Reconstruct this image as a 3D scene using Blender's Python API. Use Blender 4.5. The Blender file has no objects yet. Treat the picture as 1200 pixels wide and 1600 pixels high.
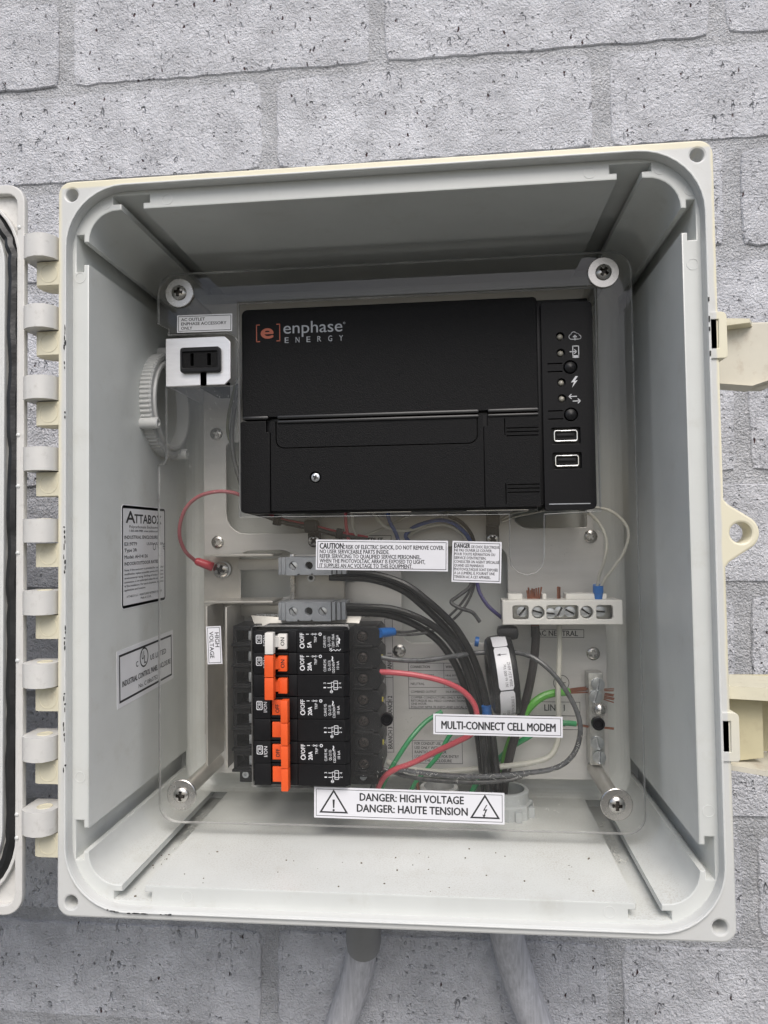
import bpy, bmesh, math, random
from math import pi, sin, cos, radians
from mathutils import Vector, Matrix
random.seed(7)
S = 0.001                                   # geometry below is written in millimetres
sc = bpy.context.scene
col = sc.collection

# ------------------------------------------------------------------ camera, sky, sun, exposure
RM = ((0.9949657470107846, 0.09923502991380725, -0.013984674228500103),
      (-0.01734752204793747, 0.033106125741979346, -0.9993012798536548),
      (-0.09870271401571397, 0.9945131438429368, 0.03466094299885895))      # right, down, forward
CAM = Vector((39.427, -354.509, 0.755)); FPX = 1119.07
cd = bpy.data.cameras.new('camera'); cam = bpy.data.objects.new('camera', cd); col.objects.link(cam)
r0, r1, r2 = (Vector(r) for r in RM)
mw = Matrix.Identity(4)
for i in range(3):
    mw[i][0] = r0[i]; mw[i][1] = -r1[i]; mw[i][2] = -r2[i]; mw[i][3] = CAM[i]*S
cam.matrix_world = mw
cd.sensor_fit = 'HORIZONTAL'; cd.sensor_width = 36.0; cd.lens = FPX/1200*36.0
cd.clip_start = 0.01; cd.clip_end = 200
sc.camera = cam
sc.render.resolution_x = 768; sc.render.resolution_y = 1024

SUN_EL, SUN_AZ = radians(49), radians(8)       # azimuth measured from straight in front of the wall towards +x
w = bpy.data.worlds.new('World'); sc.world = w; w.use_nodes = True
wn = w.node_tree; bgn = wn.nodes['Background']
sky = wn.nodes.new('ShaderNodeTexSky'); sky.sky_type = 'NISHITA'; sky.sun_disc = False
sky.sun_elevation = SUN_EL; sky.sun_rotation = pi - SUN_AZ
sky.air_density = 1.0; sky.dust_density = 3.8; sky.ozone_density = 1.7
wn.links.new(sky.outputs[0], bgn.inputs[0]); bgn.inputs[1].default_value = 0.10
sl = bpy.data.lights.new('sun', 'SUN'); sl.energy = 1.5; sl.angle = radians(38); sl.color = (1.0, 0.985, 0.965)
so = bpy.data.objects.new('sun', sl); col.objects.link(so)
sd = Vector((sin(SUN_AZ)*cos(SUN_EL), -cos(SUN_AZ)*cos(SUN_EL), sin(SUN_EL)))
so.rotation_euler = sd.to_track_quat('Z', 'Y').to_euler(); so.location = sd*3
sc.view_settings.view_transform = 'Standard'; sc.view_settings.look = 'None'
sc.view_settings.exposure = 0.47; sc.view_settings.gamma = 1.0
sc.render.engine = 'CYCLES'
sc.cycles.transparent_max_bounces = 16

# ------------------------------------------------------------------ measuring helpers
def P(px, py, y):
    """point at depth y (mm behind the flange face) seen at a place of the survey photo"""
    d = r0*((px-600)/FPX) + r1*((py-800)/FPX) + r2
    s = (y-CAM.y)/d.y
    return CAM + d*s
def PA(px, py, ax, c):
    d = r0*((px-600)/FPX) + r1*((py-800)/FPX) + r2
    s = (c-CAM[ax])/d[ax]
    return CAM + d*s
def rect(x0, y0, x1, y1, y):
    a, b, c_, d = P(x0, y0, y), P(x1, y0, y), P(x1, y1, y), P(x0, y1, y)
    return (a.x+d.x)/2, (b.x+c_.x)/2, (c_.z+d.z)/2, (a.z+b.z)/2       # X0,X1,Z0,Z1

# ------------------------------------------------------------------ materials
MATS = {}
def nd(t, typ, **kw):
    n = t.nodes.new(typ)
    for k, v in kw.items():
        if k.startswith('_'): setattr(n, k[1:], v)
        else: n.inputs[k.replace('__', ' ')].default_value = v
    return n
def mat(name, colr, rough=0.5, metal=0.0, bump=0.0, bscale=400, var=0.0, vscale=60, spec=0.5, coat=0.0, dirt=None, dscale=90, damt=0.5, stretch=None):
    if name in MATS: return MATS[name]
    m = bpy.data.materials.new(name); m.use_nodes = True; t = m.node_tree
    b = t.nodes['Principled BSDF']; L = t.links
    b.inputs['Base Color'].default_value = (*colr, 1); b.inputs['Roughness'].default_value = rough
    b.inputs['Metallic'].default_value = metal; b.inputs['Specular IOR Level'].default_value = spec
    b.inputs['Coat Weight'].default_value = coat
    g = t.nodes.new('ShaderNodeNewGeometry'); src = g.outputs['Position']
    if stretch:
        mp = nd(t, 'ShaderNodeMapping'); mp.inputs['Scale'].default_value = stretch
        L.new(src, mp.inputs[0]); src = mp.outputs[0]
    cur = None
    if var:
        n = nd(t, 'ShaderNodeTexNoise', Scale=vscale, Detail=6.0, Roughness=0.6); L.new(src, n.inputs['Vector'])
        mr = nd(t, 'ShaderNodeMapRange'); mr.inputs[1].default_value = .3; mr.inputs[2].default_value = .7
        mr.inputs[3].default_value = 1-var; mr.inputs[4].default_value = 1+var; L.new(n.outputs[0], mr.inputs[0])
        h = nd(t, 'ShaderNodeHueSaturation'); h.inputs['Color'].default_value = (*colr, 1); L.new(mr.outputs[0], h.inputs['Value'])
        cur = h.outputs[0]
        mr2 = nd(t, 'ShaderNodeMapRange'); mr2.inputs[3].default_value = max(0.03, rough*(1-var*1.5)); mr2.inputs[4].default_value = min(1, rough*(1+var*1.5)); L.new(n.outputs[0], mr2.inputs[0])
        L.new(mr2.outputs[0], b.inputs['Roughness'])
    if dirt:
        n = nd(t, 'ShaderNodeTexNoise', Scale=dscale, Detail=9.0, Roughness=0.72); L.new(g.outputs['Position'], n.inputs['Vector'])
        mr = nd(t, 'ShaderNodeMapRange'); mr.inputs[1].default_value = .55; mr.inputs[2].default_value = .75; mr.inputs[4].default_value = damt
        L.new(n.outputs[0], mr.inputs[0])
        mx = nd(t, 'ShaderNodeMix', _data_type='RGBA'); mx.inputs[6].default_value = (*colr, 1); mx.inputs[7].default_value = (*dirt, 1)
        L.new(mr.outputs[0], mx.inputs[0])
        if cur: L.new(cur, mx.inputs[6])
        cur = mx.outputs[2]
    if cur: L.new(cur, b.inputs['Base Color'])
    if bump:
        n = nd(t, 'ShaderNodeTexNoise', Scale=bscale, Detail=4.0, Roughness=0.6); L.new(src, n.inputs['Vector'])
        bp = nd(t, 'ShaderNodeBump', Strength=bump, Distance=0.0004); L.new(n.outputs[0], bp.inputs['Height']); L.new(bp.outputs[0], b.inputs['Normal'])
    MATS[name] = m; return m

def settled_dust(m, amt, colr=(.36, .32, .25)):
    t = m.node_tree; L = t.links; b = t.nodes['Principled BSDF']; old = b.inputs['Base Color'].links[0].from_socket
    g = t.nodes.new('ShaderNodeNewGeometry'); sp = t.nodes.new('ShaderNodeSeparateXYZ'); L.new(g.outputs['Normal'], sp.inputs[0])
    up = nd(t, 'ShaderNodeMapRange'); up.inputs[1].default_value = .6; up.inputs[2].default_value = .95; L.new(sp.outputs[2], up.inputs[0])
    n1 = nd(t, 'ShaderNodeTexNoise', Scale=1100.0, Detail=3.0, Roughness=.7); L.new(g.outputs['Position'], n1.inputs['Vector'])
    n2 = nd(t, 'ShaderNodeTexNoise', Scale=26.0, Detail=5.0, Roughness=.6); L.new(g.outputs['Position'], n2.inputs['Vector'])
    a = nd(t, 'ShaderNodeMapRange'); a.inputs[1].default_value = .48; a.inputs[2].default_value = .66; L.new(n1.outputs[0], a.inputs[0])
    c = nd(t, 'ShaderNodeMapRange'); c.inputs[1].default_value = .38; c.inputs[2].default_value = .66; c.inputs[3].default_value = .25; L.new(n2.outputs[0], c.inputs[0])
    k = up.outputs[0]
    for q in (a.outputs[0], c.outputs[0], amt):
        ml = nd(t, 'ShaderNodeMath', _operation='MULTIPLY'); L.new(k, ml.inputs[0])
        if isinstance(q, float): ml.inputs[1].default_value = q
        else: L.new(q, ml.inputs[1])
        k = ml.outputs[0]
    mx = nd(t, 'ShaderNodeMix', _data_type='RGBA'); L.new(k, mx.inputs[0]); L.new(old, mx.inputs[6]); mx.inputs[7].default_value = (*colr, 1)
    L.new(mx.outputs[2], b.inputs['Base Color'])

def wall_material(name, base, pits=True, grain=1.0):
    m = bpy.data.materials.new(name); m.use_nodes = True; t = m.node_tree; L = t.links
    b = t.nodes['Principled BSDF']; b.inputs['Roughness'].default_value = 0.62; b.inputs['Specular IOR Level'].default_value = 0.35
    g = t.nodes.new('ShaderNodeNewGeometry'); pos = g.outputs['Position']
    def noise(sc_, det=4.0, ro=.55, dist=0.0, vec=pos):
        n = nd(t, 'ShaderNodeTexNoise', Scale=sc_, Detail=det, Roughness=ro, Distortion=dist); L.new(vec, n.inputs['Vector']); return n.outputs[0]
    def mr(src, a, b_, c, d):
        n = nd(t, 'ShaderNodeMapRange'); n.inputs[1].default_value = a; n.inputs[2].default_value = b_
        n.inputs[3].default_value = c; n.inputs[4].default_value = d; L.new(src, n.inputs[0]); return n.outputs[0]
    def mth(op, a, c):
        n = nd(t, 'ShaderNodeMath', _operation=op)
        for i, v in enumerate((a, c)):
            if isinstance(v, (int, float)): n.inputs[i].default_value = v
            else: L.new(v, n.inputs[i])
        return n.outputs[0]
    # brush-laid masonry paint: fine orange-peel relief, larger lumps, drag-mark pits stretched upright
    fine = noise(620, 3, .6, .3); lump = noise(110, 5, .65); broad = noise(16, 3, .5)
    mp = nd(t, 'ShaderNodeMapping'); mp.inputs['Scale'].default_value = (1.0, 1.0, 0.36); 
    wob = nd(t, 'ShaderNodeTexNoise', Scale=160.0, Detail=2.0); L.new(pos, wob.inputs['Vector'])
    va = nd(t, 'ShaderNodeVectorMath', _operation='MULTIPLY_ADD'); L.new(wob.outputs[1], va.inputs[0]); va.inputs[1].default_value = (.006, .006, .006); L.new(pos, va.inputs[2])
    L.new(va.outputs[0], mp.inputs[0])
    h = mth('ADD', mth('MULTIPLY', fine, 2.1*grain), mth('MULTIPLY', lump, 2.4*grain))
    h = mth('ADD', h, mth('MULTIPLY', broad, 2.5))
    cr = nd(t, 'ShaderNodeMix', _data_type='RGBA')
    L.new(mr(noise(34, 8, .72), .40, .64, 0, 1), cr.inputs[0])
    cr.inputs[6].default_value = (*[c*0.86 for c in base], 1); cr.inputs[7].default_value = (*[min(.82, c*1.14) for c in base], 1)
    colr = cr.outputs[2]
    if pits:
        for vs, lo, hi, msc, mth_, amt, vec in ((150, .12, .24, 30, .47, 3.6, mp.outputs[0]), (330, .18, .30, 40, .46, 2.2, mp.outputs[0]), (230, .16, .28, 45, .48, 2.6, pos), (95, .07, .15, 22, .50, 5.0, pos)):
            v = nd(t, 'ShaderNodeTexVoronoi', Scale=vs, Randomness=1.0); L.new(vec, v.inputs['Vector'])
            pit = mr(v.outputs['Distance'], lo, hi, 1, 0)
            # only some cells carry a pit
            sep = nd(t, 'ShaderNodeSeparateColor'); L.new(v.outputs['Color'], sep.inputs[0])
            keep = mr(sep.outputs[0], .62, .64, 0, 1)
            mask = mr(noise(msc, 3, .6), mth_-.01, mth_+.10, 0, 1)
            pm = mth('MULTIPLY', mth('MULTIPLY', pit, keep), mask)
            h = mth('SUBTRACT', h, mth('MULTIPLY', pm, amt))
            # the deepest pits were never reached by the paint: bare dark brick in them
            bare = mth('MULTIPLY', mr(pm, .55, .9, 0, 1), mr(sep.outputs[1], .62, .66, 0, 1))
            mx = nd(t, 'ShaderNodeMix', _data_type='RGBA'); L.new(bare, mx.inputs[0]); L.new(colr, mx.inputs[6])
            mx.inputs[7].default_value = (0.075, 0.032, 0.032, 1) ; colr = mx.outputs[2]
    L.new(colr, b.inputs['Base Color'])
    bp = nd(t, 'ShaderNodeBump', Strength=1.0, Distance=0.0014); L.new(h, bp.inputs['Height']); L.new(bp.outputs[0], b.inputs['Normal'])
    MATS[name] = m; return m

M_brick = wall_material('painted_brick', (0.645, 0.65, 0.68))
M_mortar = wall_material('painted_mortar', (0.61, 0.615, 0.635), pits=False, grain=1.5)
M_poly = mat('grey_polycarbonate', (0.615, 0.63, 0.605), 0.32, bump=.06, bscale=260, var=.04, vscale=30, dirt=(.42, .40, .33), dscale=45, damt=.3)
settled_dust(M_poly, .55)
M_rim = mat('white_polycarbonate', (0.66, 0.67, 0.65), 0.36, bump=.08, bscale=300, var=.03, vscale=40, dirt=(.40, .38, .33), dscale=140, damt=.25)
M_grey = mat('door_polycarbonate', (0.64, 0.63, 0.60), 0.42, bump=.1, bscale=300, var=.05, dirt=(.25, .22, .18), dscale=170, damt=.4)
M_cream = mat('sun_yellowed_plastic', (0.68, 0.64, 0.49), 0.48, bump=.1, bscale=300, var=.06, vscale=40, dirt=(.33, .25, .15), dscale=120, damt=.4)
M_latch = mat('latch_plastic', (0.60, 0.57, 0.48), 0.5, bump=.12, bscale=250, var=.06, vscale=50, dirt=(.34, .25, .17), dscale=90, damt=.55)
M_latchy = mat('latch_yellow_plastic', (0.55, 0.50, 0.33), 0.5, bump=.1, bscale=250, var=.06, vscale=50, dirt=(.30, .22, .14), dscale=80, damt=.35)
M_plate = mat('galvanised_plate', (0.60, 0.59, 0.57), 0.42, metal=.35, bump=.15, bscale=220, var=.06, vscale=150, stretch=(.12, 1, 1))
M_steel = mat('zinc_bracket', (0.50, 0.48, 0.44), 0.36, metal=.6, bump=.12, bscale=200, var=.10, vscale=70)
M_stain = mat('stainless', (0.50, 0.485, 0.46), 0.27, metal=1.0, bump=.05, bscale=900, var=.08, vscale=200)
M_zinc = mat('zinc_screw', (0.62, 0.64, 0.66), 0.32, metal=.85, bump=.15, bscale=900, var=.12, vscale=500)
M_zinc2 = mat('dull_zinc_screw', (0.42, 0.44, 0.45), 0.34, metal=.85, bump=.15, bscale=900, var=.12, vscale=500)
M_alu = mat('satin_aluminium', (0.80, 0.80, 0.81), 0.36, metal=.55, bump=.1, bscale=400, var=.05, vscale=100, stretch=(1, 1, 5))
M_tinbar = mat('tinned_bar', (0.48, 0.48, 0.455), 0.3, metal=.85, bump=.35, bscale=700, var=.15, vscale=300)
M_blk = mat('textured_black_plastic', (0.009, 0.009, 0.0095), 0.48, bump=.7, bscale=1400, var=.1, vscale=900, spec=.14)
M_ridge = mat('polished_black_ridge', (0.012, 0.012, 0.012), 0.33, spec=.6)
M_dull = mat('dark_terminal_screw', (0.10, 0.085, 0.08), 0.4, metal=.7)
M_blkS = mat('smooth_black_plastic', (0.009, 0.009, 0.010), 0.36, bump=.1, bscale=900, var=.08, vscale=300, spec=.3)
M_strip = mat('satin_black_panel', (0.008, 0.008, 0.009), 0.42, bump=.2, bscale=1600, spec=.18)
M_brk = mat('breaker_black', (0.008, 0.008, 0.009), 0.42, bump=.15, bscale=1200, var=.1, vscale=300, spec=.28)
M_recess = mat('shaded_grimy_recess', (0.06, 0.055, 0.05), 0.5, metal=.6)  # screw crosses and slots: grime plus the recess shade, put into the colour
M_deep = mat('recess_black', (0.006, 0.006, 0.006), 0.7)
M_white = mat('white_toggle', (0.72, 0.70, 0.66), 0.4, bump=.05)
M_org = mat('orange_toggle', (0.78, 0.105, 0.022), 0.38, bump=.05, var=.05, vscale=200)
M_ink = mat('black_print', (0.02, 0.02, 0.022), 0.55)
M_inkg = mat('grey_print', (0.10, 0.10, 0.11), 0.55)
M_inkw = mat('white_print', (0.72, 0.73, 0.75), 0.5)
M_inks = mat('silver_print', (0.42, 0.44, 0.47), 0.5)
M_inkr = mat('orange_print', (0.50, 0.13, 0.07), 0.5)
M_lab = mat('label_vinyl', (0.70, 0.70, 0.73), 0.35, var=.02, vscale=60)
M_labs = mat('silver_label', (0.80, 0.80, 0.81), 0.38, var=.04, vscale=60)
M_labc = mat('plate_label', (0.50, 0.49, 0.49), 0.4, var=.03, vscale=60)
M_rub = mat('rubber_gasket', (0.016, 0.016, 0.016), 0.42, bump=.8, bscale=260, var=.2, vscale=100)
M_tb = mat('grey_terminal_plastic', (0.25, 0.265, 0.285), 0.42, bump=.08, var=.04)
M_cbar = mat('white_bar_plastic', (0.68, 0.67, 0.63), 0.4, bump=.05, var=.03)
M_hub = mat('hub_plastic', (0.55, 0.555, 0.54), 0.42, bump=.08, var=.04)
M_nut = mat('grey_locknut_plastic', (0.40, 0.42, 0.42), 0.4, bump=.1, var=.06)
M_wblk = mat('black_wire_insulation', (0.012, 0.012, 0.012), 0.28, bump=.1, bscale=300)
M_wbrn = mat('taped_dark_wire', (0.030, 0.026, 0.025), 0.38, bump=.3, bscale=300)
M_wgry = mat('grey_wire_insulation', (0.085, 0.087, 0.09), 0.27, bump=.2, bscale=250, var=.25, vscale=130)
M_wdgr = mat('dusty_dark_wire', (0.075, 0.075, 0.075), 0.3, bump=.5, bscale=300, var=.35, vscale=110)
M_wred = mat('pink_red_wire', (0.52, 0.085, 0.105), 0.32, bump=.15, bscale=300, var=.05)
M_wpnk = mat('thin_red_wire', (0.36, 0.10, 0.12), 0.4)
M_wgrn = mat('green_wire', (0.035, 0.27, 0.10), 0.33, bump=.15, bscale=300, var=.1)
M_wlgn = mat('bright_green_wire', (0.085, 0.33, 0.035), 0.33, bump=.1, bscale=300)
M_wwht = mat('white_wire', (0.50, 0.49, 0.43), 0.35, bump=.1, bscale=300, var=.06)
M_wblu = mat('blue_wire', (0.03, 0.07, 0.24), 0.33)
M_wprp = mat('purple_wire', (0.045, 0.035, 0.14), 0.33)
M_blu = mat('blue_ferrule', (0.015, 0.13, 0.42), 0.35)
M_cu = mat('copper', (0.38, 0.16, 0.10), 0.34, metal=.85, bump=.2, bscale=900, var=.15, vscale=300)
M_grit = mat('brown_grit', (0.15, 0.12, 0.08), 0.8)
M_yel = mat('yellow_tip', (0.38, 0.33, 0.05), 0.5)
M_olv = mat('olive_wire', (0.12, 0.13, 0.05), 0.5)
M_lugr = mat('red_lug', (0.45, 0.04, 0.06), 0.35)
M_cond = mat('painted_conduit', (0.47, 0.47, 0.49), 0.6, bump=1.0, bscale=120, var=.22, vscale=120, stretch=(4.5, 4.5, .35), dirt=(.64, .64, .67), dscale=55, damt=.9)
M_fit = mat('grey_pvc', (0.24, 0.24, 0.235), 0.45, bump=.1, var=.06)
M_led = mat('clear_led', (0.38, 0.36, 0.30), 0.2, spec=.8, coat=.6)
M_usb = mat('usb_shell', (0.80, 0.80, 0.80), 0.18, metal=1.0)
M_ground = mat('ground', (0.10, 0.10, 0.09), 0.9, var=.2, vscale=3)
M_dust = mat('plastic_shavings', (0.62, 0.62, 0.58), 0.5)

def acrylic(name, haze, tint):
    m = bpy.data.materials.new(name); m.use_nodes = True; t = m.node_tree; L = t.links
    t.nodes.remove(t.nodes['Principled BSDF']); out = t.nodes['Material Output']
    tr = nd(t, 'ShaderNodeBsdfTransparent'); tr.inputs[0].default_value = (*tint, 1)
    gl = nd(t, 'ShaderNodeBsdfGlossy', Roughness=0.03); gl.inputs[0].default_value = (1, 1, 1, 1)
    df = nd(t, 'ShaderNodeBsdfDiffuse'); df.inputs[0].default_value = (.6, .6, .58, 1)
    fr = nd(t, 'ShaderNodeFresnel', IOR=1.46)
    g = t.nodes.new('ShaderNodeNewGeometry')
    n = nd(t, 'ShaderNodeTexNoise', Scale=22.0, Detail=7.0, Roughness=.7); L.new(g.outputs['Position'], n.inputs['Vector'])
    v = nd(t, 'ShaderNodeTexVoronoi', Scale=420.0); L.new(g.outputs['Position'], v.inputs['Vector'])
    sp = nd(t, 'ShaderNodeMapRange'); sp.inputs[1].default_value = .06; sp.inputs[2].default_value = .12; sp.inputs[3].default_value = .5; sp.inputs[4].default_value = 0
    L.new(v.outputs['Distance'], sp.inputs[0])
    mk = nd(t, 'ShaderNodeMapRange'); mk.inputs[1].default_value = .52; mk.inputs[2].default_value = .70; mk.inputs[4].default_value = 1
    L.new(n.outputs[0], mk.inputs[0])
    ml = nd(t, 'ShaderNodeMath', _operation='MULTIPLY'); L.new(sp.outputs[0], ml.inputs[0]); L.new(mk.outputs[0], ml.inputs[1])
    hz = nd(t, 'ShaderNodeMath', _operation='MULTIPLY_ADD'); L.new(mk.outputs[0], hz.inputs[0]); hz.inputs[1].default_value = haze; hz.inputs[2].default_value = haze*.6
    ad = nd(t, 'ShaderNodeMath', _operation='ADD'); L.new(ml.outputs[0], ad.inputs[0]); L.new(hz.outputs[0], ad.inputs[1])
    m1 = nd(t, 'ShaderNodeMixShader'); L.new(ad.outputs[0], m1.inputs[0]); L.new(tr.outputs[0], m1.inputs[1]); L.new(df.outputs[0], m1.inputs[2])
    m2 = nd(t, 'ShaderNodeMixShader'); fm = nd(t, 'ShaderNodeMath', _operation='SUBTRACT'); L.new(fr.outputs[0], fm.inputs[0]); L.new(g.outputs['Backfacing'], fm.inputs[1]); fm.use_clamp = True; L.new(fm.outputs[0], m2.inputs[0]); L.new(m1.outputs[0], m2.inputs[1]); L.new(gl.outputs[0], m2.inputs[2])
    L.new(m2.outputs[0], out.inputs[0]); MATS[name] = m; return m
M_acr = acrylic('clear_polycarbonate', .020, (.965, .965, .96))
M_acre = acrylic('clear_polycarbonate_edge', .75, (.5, .5, .5))

# flange: the outer margin has yellowed in the sun where the door's gasket does not cover it
def flange_material():
    m = mat('flange_polycarbonate', (0.60, 0.605, 0.585), 0.4, bump=.1, bscale=300, dirt=(.45, .42, .34), dscale=150, damt=.3)
    t = m.node_tree; L = t.links; b = t.nodes['Principled BSDF']
    old = b.inputs['Base Color'].links[0].from_socket
    g = t.nodes.new('ShaderNodeNewGeometry'); s = nd(t, 'ShaderNodeSeparateXYZ'); L.new(g.outputs['Position'], s.inputs[0])
    nz = nd(t, 'ShaderNodeTexNoise', Scale=60.0, Detail=3.0); L.new(g.outputs['Position'], nz.inputs['Vector'])
    wb = nd(t, 'ShaderNodeMath', _operation='MULTIPLY_ADD'); L.new(nz.outputs[0], wb.inputs[0]); wb.inputs[1].default_value = .0016; wb.inputs[2].default_value = -.0008
    def edge(sock, a, b_):
        ad = nd(t, 'ShaderNodeMath', _operation='ADD'); L.new(sock, ad.inputs[0]); L.new(wb.outputs[0], ad.inputs[1])
        r = nd(t, 'ShaderNodeMapRange'); r.inputs[1].default_value = a; r.inputs[2].default_value = b_; L.new(ad.outputs[0], r.inputs[0]); return r.outputs[0]
    e1 = edge(s.outputs[2], .1866, .1878); e2 = edge(s.outputs[0], .1648, .1658); e3 = edge(s.outputs[0], -.1640, -.1660)
    mx1 = nd(t, 'ShaderNodeMath', _operation='MAXIMUM'); L.new(e1, mx1.inputs[0]); L.new(e2, mx1.inputs[1])
    mx2 = nd(t, 'ShaderNodeMath', _operation='MAXIMUM'); L.new(mx1.outputs[0], mx2.inputs[0]); L.new(e3, mx2.inputs[1])
    fd = nd(t, 'ShaderNodeMapRange'); fd.inputs[1].default_value = -.16; fd.inputs[2].default_value = -.05; L.new(s.outputs[2], fd.inputs[0])
    fm = nd(t, 'ShaderNodeMath', _operation='MULTIPLY'); L.new(mx2.outputs[0], fm.inputs[0]); L.new(fd.outputs[0], fm.inputs[1])
    mx = nd(t, 'ShaderNodeMix', _data_type='RGBA'); L.new(fm.outputs[0], mx.inputs[0]); L.new(old, mx.inputs[6]); mx.inputs[7].default_value = (.74, .695, .53, 1)
    L.new(mx.outputs[2], b.inputs['Base Color']); return m
M_flange = flange_material()

# ------------------------------------------------------------------ mesh helpers (all in mm, y = away from the camera)
class MB:
    def __init__(s): s.v = []; s.f = []; s.m = []
    def add(s, vs, fs, m=0):
        o = len(s.v); s.v += [tuple(v) for v in vs]
        for f in fs: s.f.append([i+o for i in f]); s.m.append(m)
        return s
    def box(s, x0, x1, y0, y1, z0, z1, bev=0.0, m=0, rot=None):
        if x0 > x1: x0, x1 = x1, x0
        if z0 > z1: z0, z1 = z1, z0
        if y0 > y1: y0, y1 = y1, y0
        bm = bmesh.new(); bmesh.ops.create_cube(bm, size=1)
        for v in bm.verts:
            v.co = ((x0+x1)/2+v.co.x*(x1-x0), (y0+y1)/2+v.co.y*(y1-y0), (z0+z1)/2+v.co.z*(z1-z0))
        if bev: bmesh.ops.bevel(bm, geom=bm.edges[:], offset=min(bev, (x1-x0)*.45, (y1-y0)*.45, (z1-z0)*.45), segments=2, affect='EDGES', profile=.6)
        if rot:
            c, ax, an = rot; R_ = Matrix.Rotation(an, 3, ax); c = Vector(c)
            for v in bm.verts: v.co = R_ @ (v.co-c) + c
        bm.verts.index_update()
        s.add([v.co for v in bm.verts], [[v.index for v in f.verts] for f in bm.faces], m); bm.free(); return s
    def tube(s, pts, r, n=10, m=0, caps=True, rr=None):
        pts = [Vector(p) for p in pts]; N = len(pts); vs = []; fs = []
        up = None
        for i, p in enumerate(pts):
            t = (pts[min(i+1, N-1)]-pts[max(i-1, 0)]).normalized()
            if up is None:
                up = Vector((0, 0, 1)) if abs(t.z) < .9 else Vector((0, 1, 0))
                up = (up-t*up.dot(t)).normalized()
            else:
                up = (up-t*up.dot(t)).normalized()
            b = t.cross(up); R_ = rr[i] if rr else r
            for k in range(n):
                a = 2*pi*k/n; vs.append(p+(up*cos(a)+b*sin(a))*R_)
        for i in range(N-1):
            for k in range(n):
                fs.append([i*n+k, i*n+(k+1) % n, (i+1)*n+(k+1) % n, (i+1)*n+k])
        if caps: fs.append(list(range(n-1, -1, -1))); fs.append([(N-1)*n+k for k in range(n)])
        return s.add(vs, fs, m)
    def lathe(s, prof, c, axis=(0, -1, 0), n=24, m=0, squash=None, caps=True):
        """prof: (radius, height along axis)"""
        a = Vector(axis).normalized(); u = Vector((0, 0, 1)) if abs(a.z) < .9 else Vector((1, 0, 0)); u = (u-a*u.dot(a)).normalized(); b = a.cross(u); c = Vector(c)
        vs = []; fs = []
        for r, h in prof:
            for k in range(n):
                t = 2*pi*k/n; rr = r*(squash(t) if squash else 1)
                vs.append(c+a*h+(u*cos(t)+b*sin(t))*rr)
        for i in range(len(prof)-1):
            for k in range(n): fs.append([i*n+k, i*n+(k+1) % n, (i+1)*n+(k+1) % n, (i+1)*n+k])
        if caps and prof[0][0] > 0: fs.append(list(range(n-1, -1, -1)))
        if caps and prof[-1][0] > 0: fs.append([(len(prof)-1)*n+k for k in range(n)])
        return s.add(vs, fs, m)
    def plate(s, outline, holes, y0, y1, bev=0.0, m=0, me=None, xf=None):
        """flat plate with holes between depths y0 (front) and y1; outline in (x,z)"""
        vs, fs = curve_plate(outline, holes, y1-y0, bev)
        vs = [(x, (y0+y1)/2-z, y) for x, y, z in vs]
        if xf: vs = [xf(Vector(v)) for v in vs]
        o = len(s.v); s.v += [tuple(v) for v in vs]
        for f in fs:
            s.f.append([i+o for i in f])
            if me is None: s.m.append(m)
            else:
                a, b, c = (Vector(vs[f[i]]) for i in (0, 1, 2)); nn = (b-a).cross(c-a)
                s.m.append(m if nn.length and abs(nn.normalized().y) > .7 else me)
        return s
    def build(s, name, mats, parent=None, origin=None, ang=35, link=True):
        if not isinstance(mats, (list, tuple)): mats = [mats]
        if parent is not None: origin = Vector(parent['_o'])
        elif origin is None:
            xs = [v[0] for v in s.v]; ys = [v[1] for v in s.v]; zs = [v[2] for v in s.v]
            origin = Vector(((min(xs)+max(xs))/2, (min(ys)+max(ys))/2, min(zs)))
        else: origin = Vector(origin)
        me = bpy.data.meshes.new(name)
        me.from_pydata([((v[0]-origin.x)*S, (v[1]-origin.y)*S, (v[2]-origin.z)*S) for v in s.v], [], s.f)
        for mm in mats: me.materials.append(mm)
        me.polygons.foreach_set('material_index', s.m)
        bm = bmesh.new(); bm.from_mesh(me); bmesh.ops.recalc_face_normals(bm, faces=bm.faces[:]); bm.to_mesh(me); bm.free()
        me.polygons.foreach_set('use_smooth', [True]*len(me.polygons)); me.set_sharp_from_angle(angle=radians(ang)); me.update()
        o = bpy.data.objects.new(name, me)
        o['_o'] = tuple(origin)
        if link: col.objects.link(o)
        if parent is not None: o.parent = parent
        else: o.location = origin*S
        return o

def curve_plate(outline, holes, th, bev):
    cu = bpy.data.curves.new('c', 'CURVE'); cu.dimensions = '2D'; cu.fill_mode = 'BOTH'
    for pl in [outline]+list(holes):
        sp = cu.splines.new('POLY'); sp.points.add(len(pl)-1); sp.use_cyclic_u = True
        for i, (x, y) in enumerate(pl): sp.points[i].co = (x, y, 0, 1)
    cu.bevel_depth = bev; cu.bevel_resolution = 1; cu.extrude = max(0, th/2-bev); cu.offset = -bev
    ob = bpy.data.objects.new('c', cu); me = bpy.data.meshes.new_from_object(ob)
    vs = [tuple(v.co) for v in me.vertices]; fs = [list(p.vertices) for p in me.polygons]
    bpy.data.objects.remove(ob); bpy.data.curves.remove(cu); bpy.data.meshes.remove(me)
    return vs, fs

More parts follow.
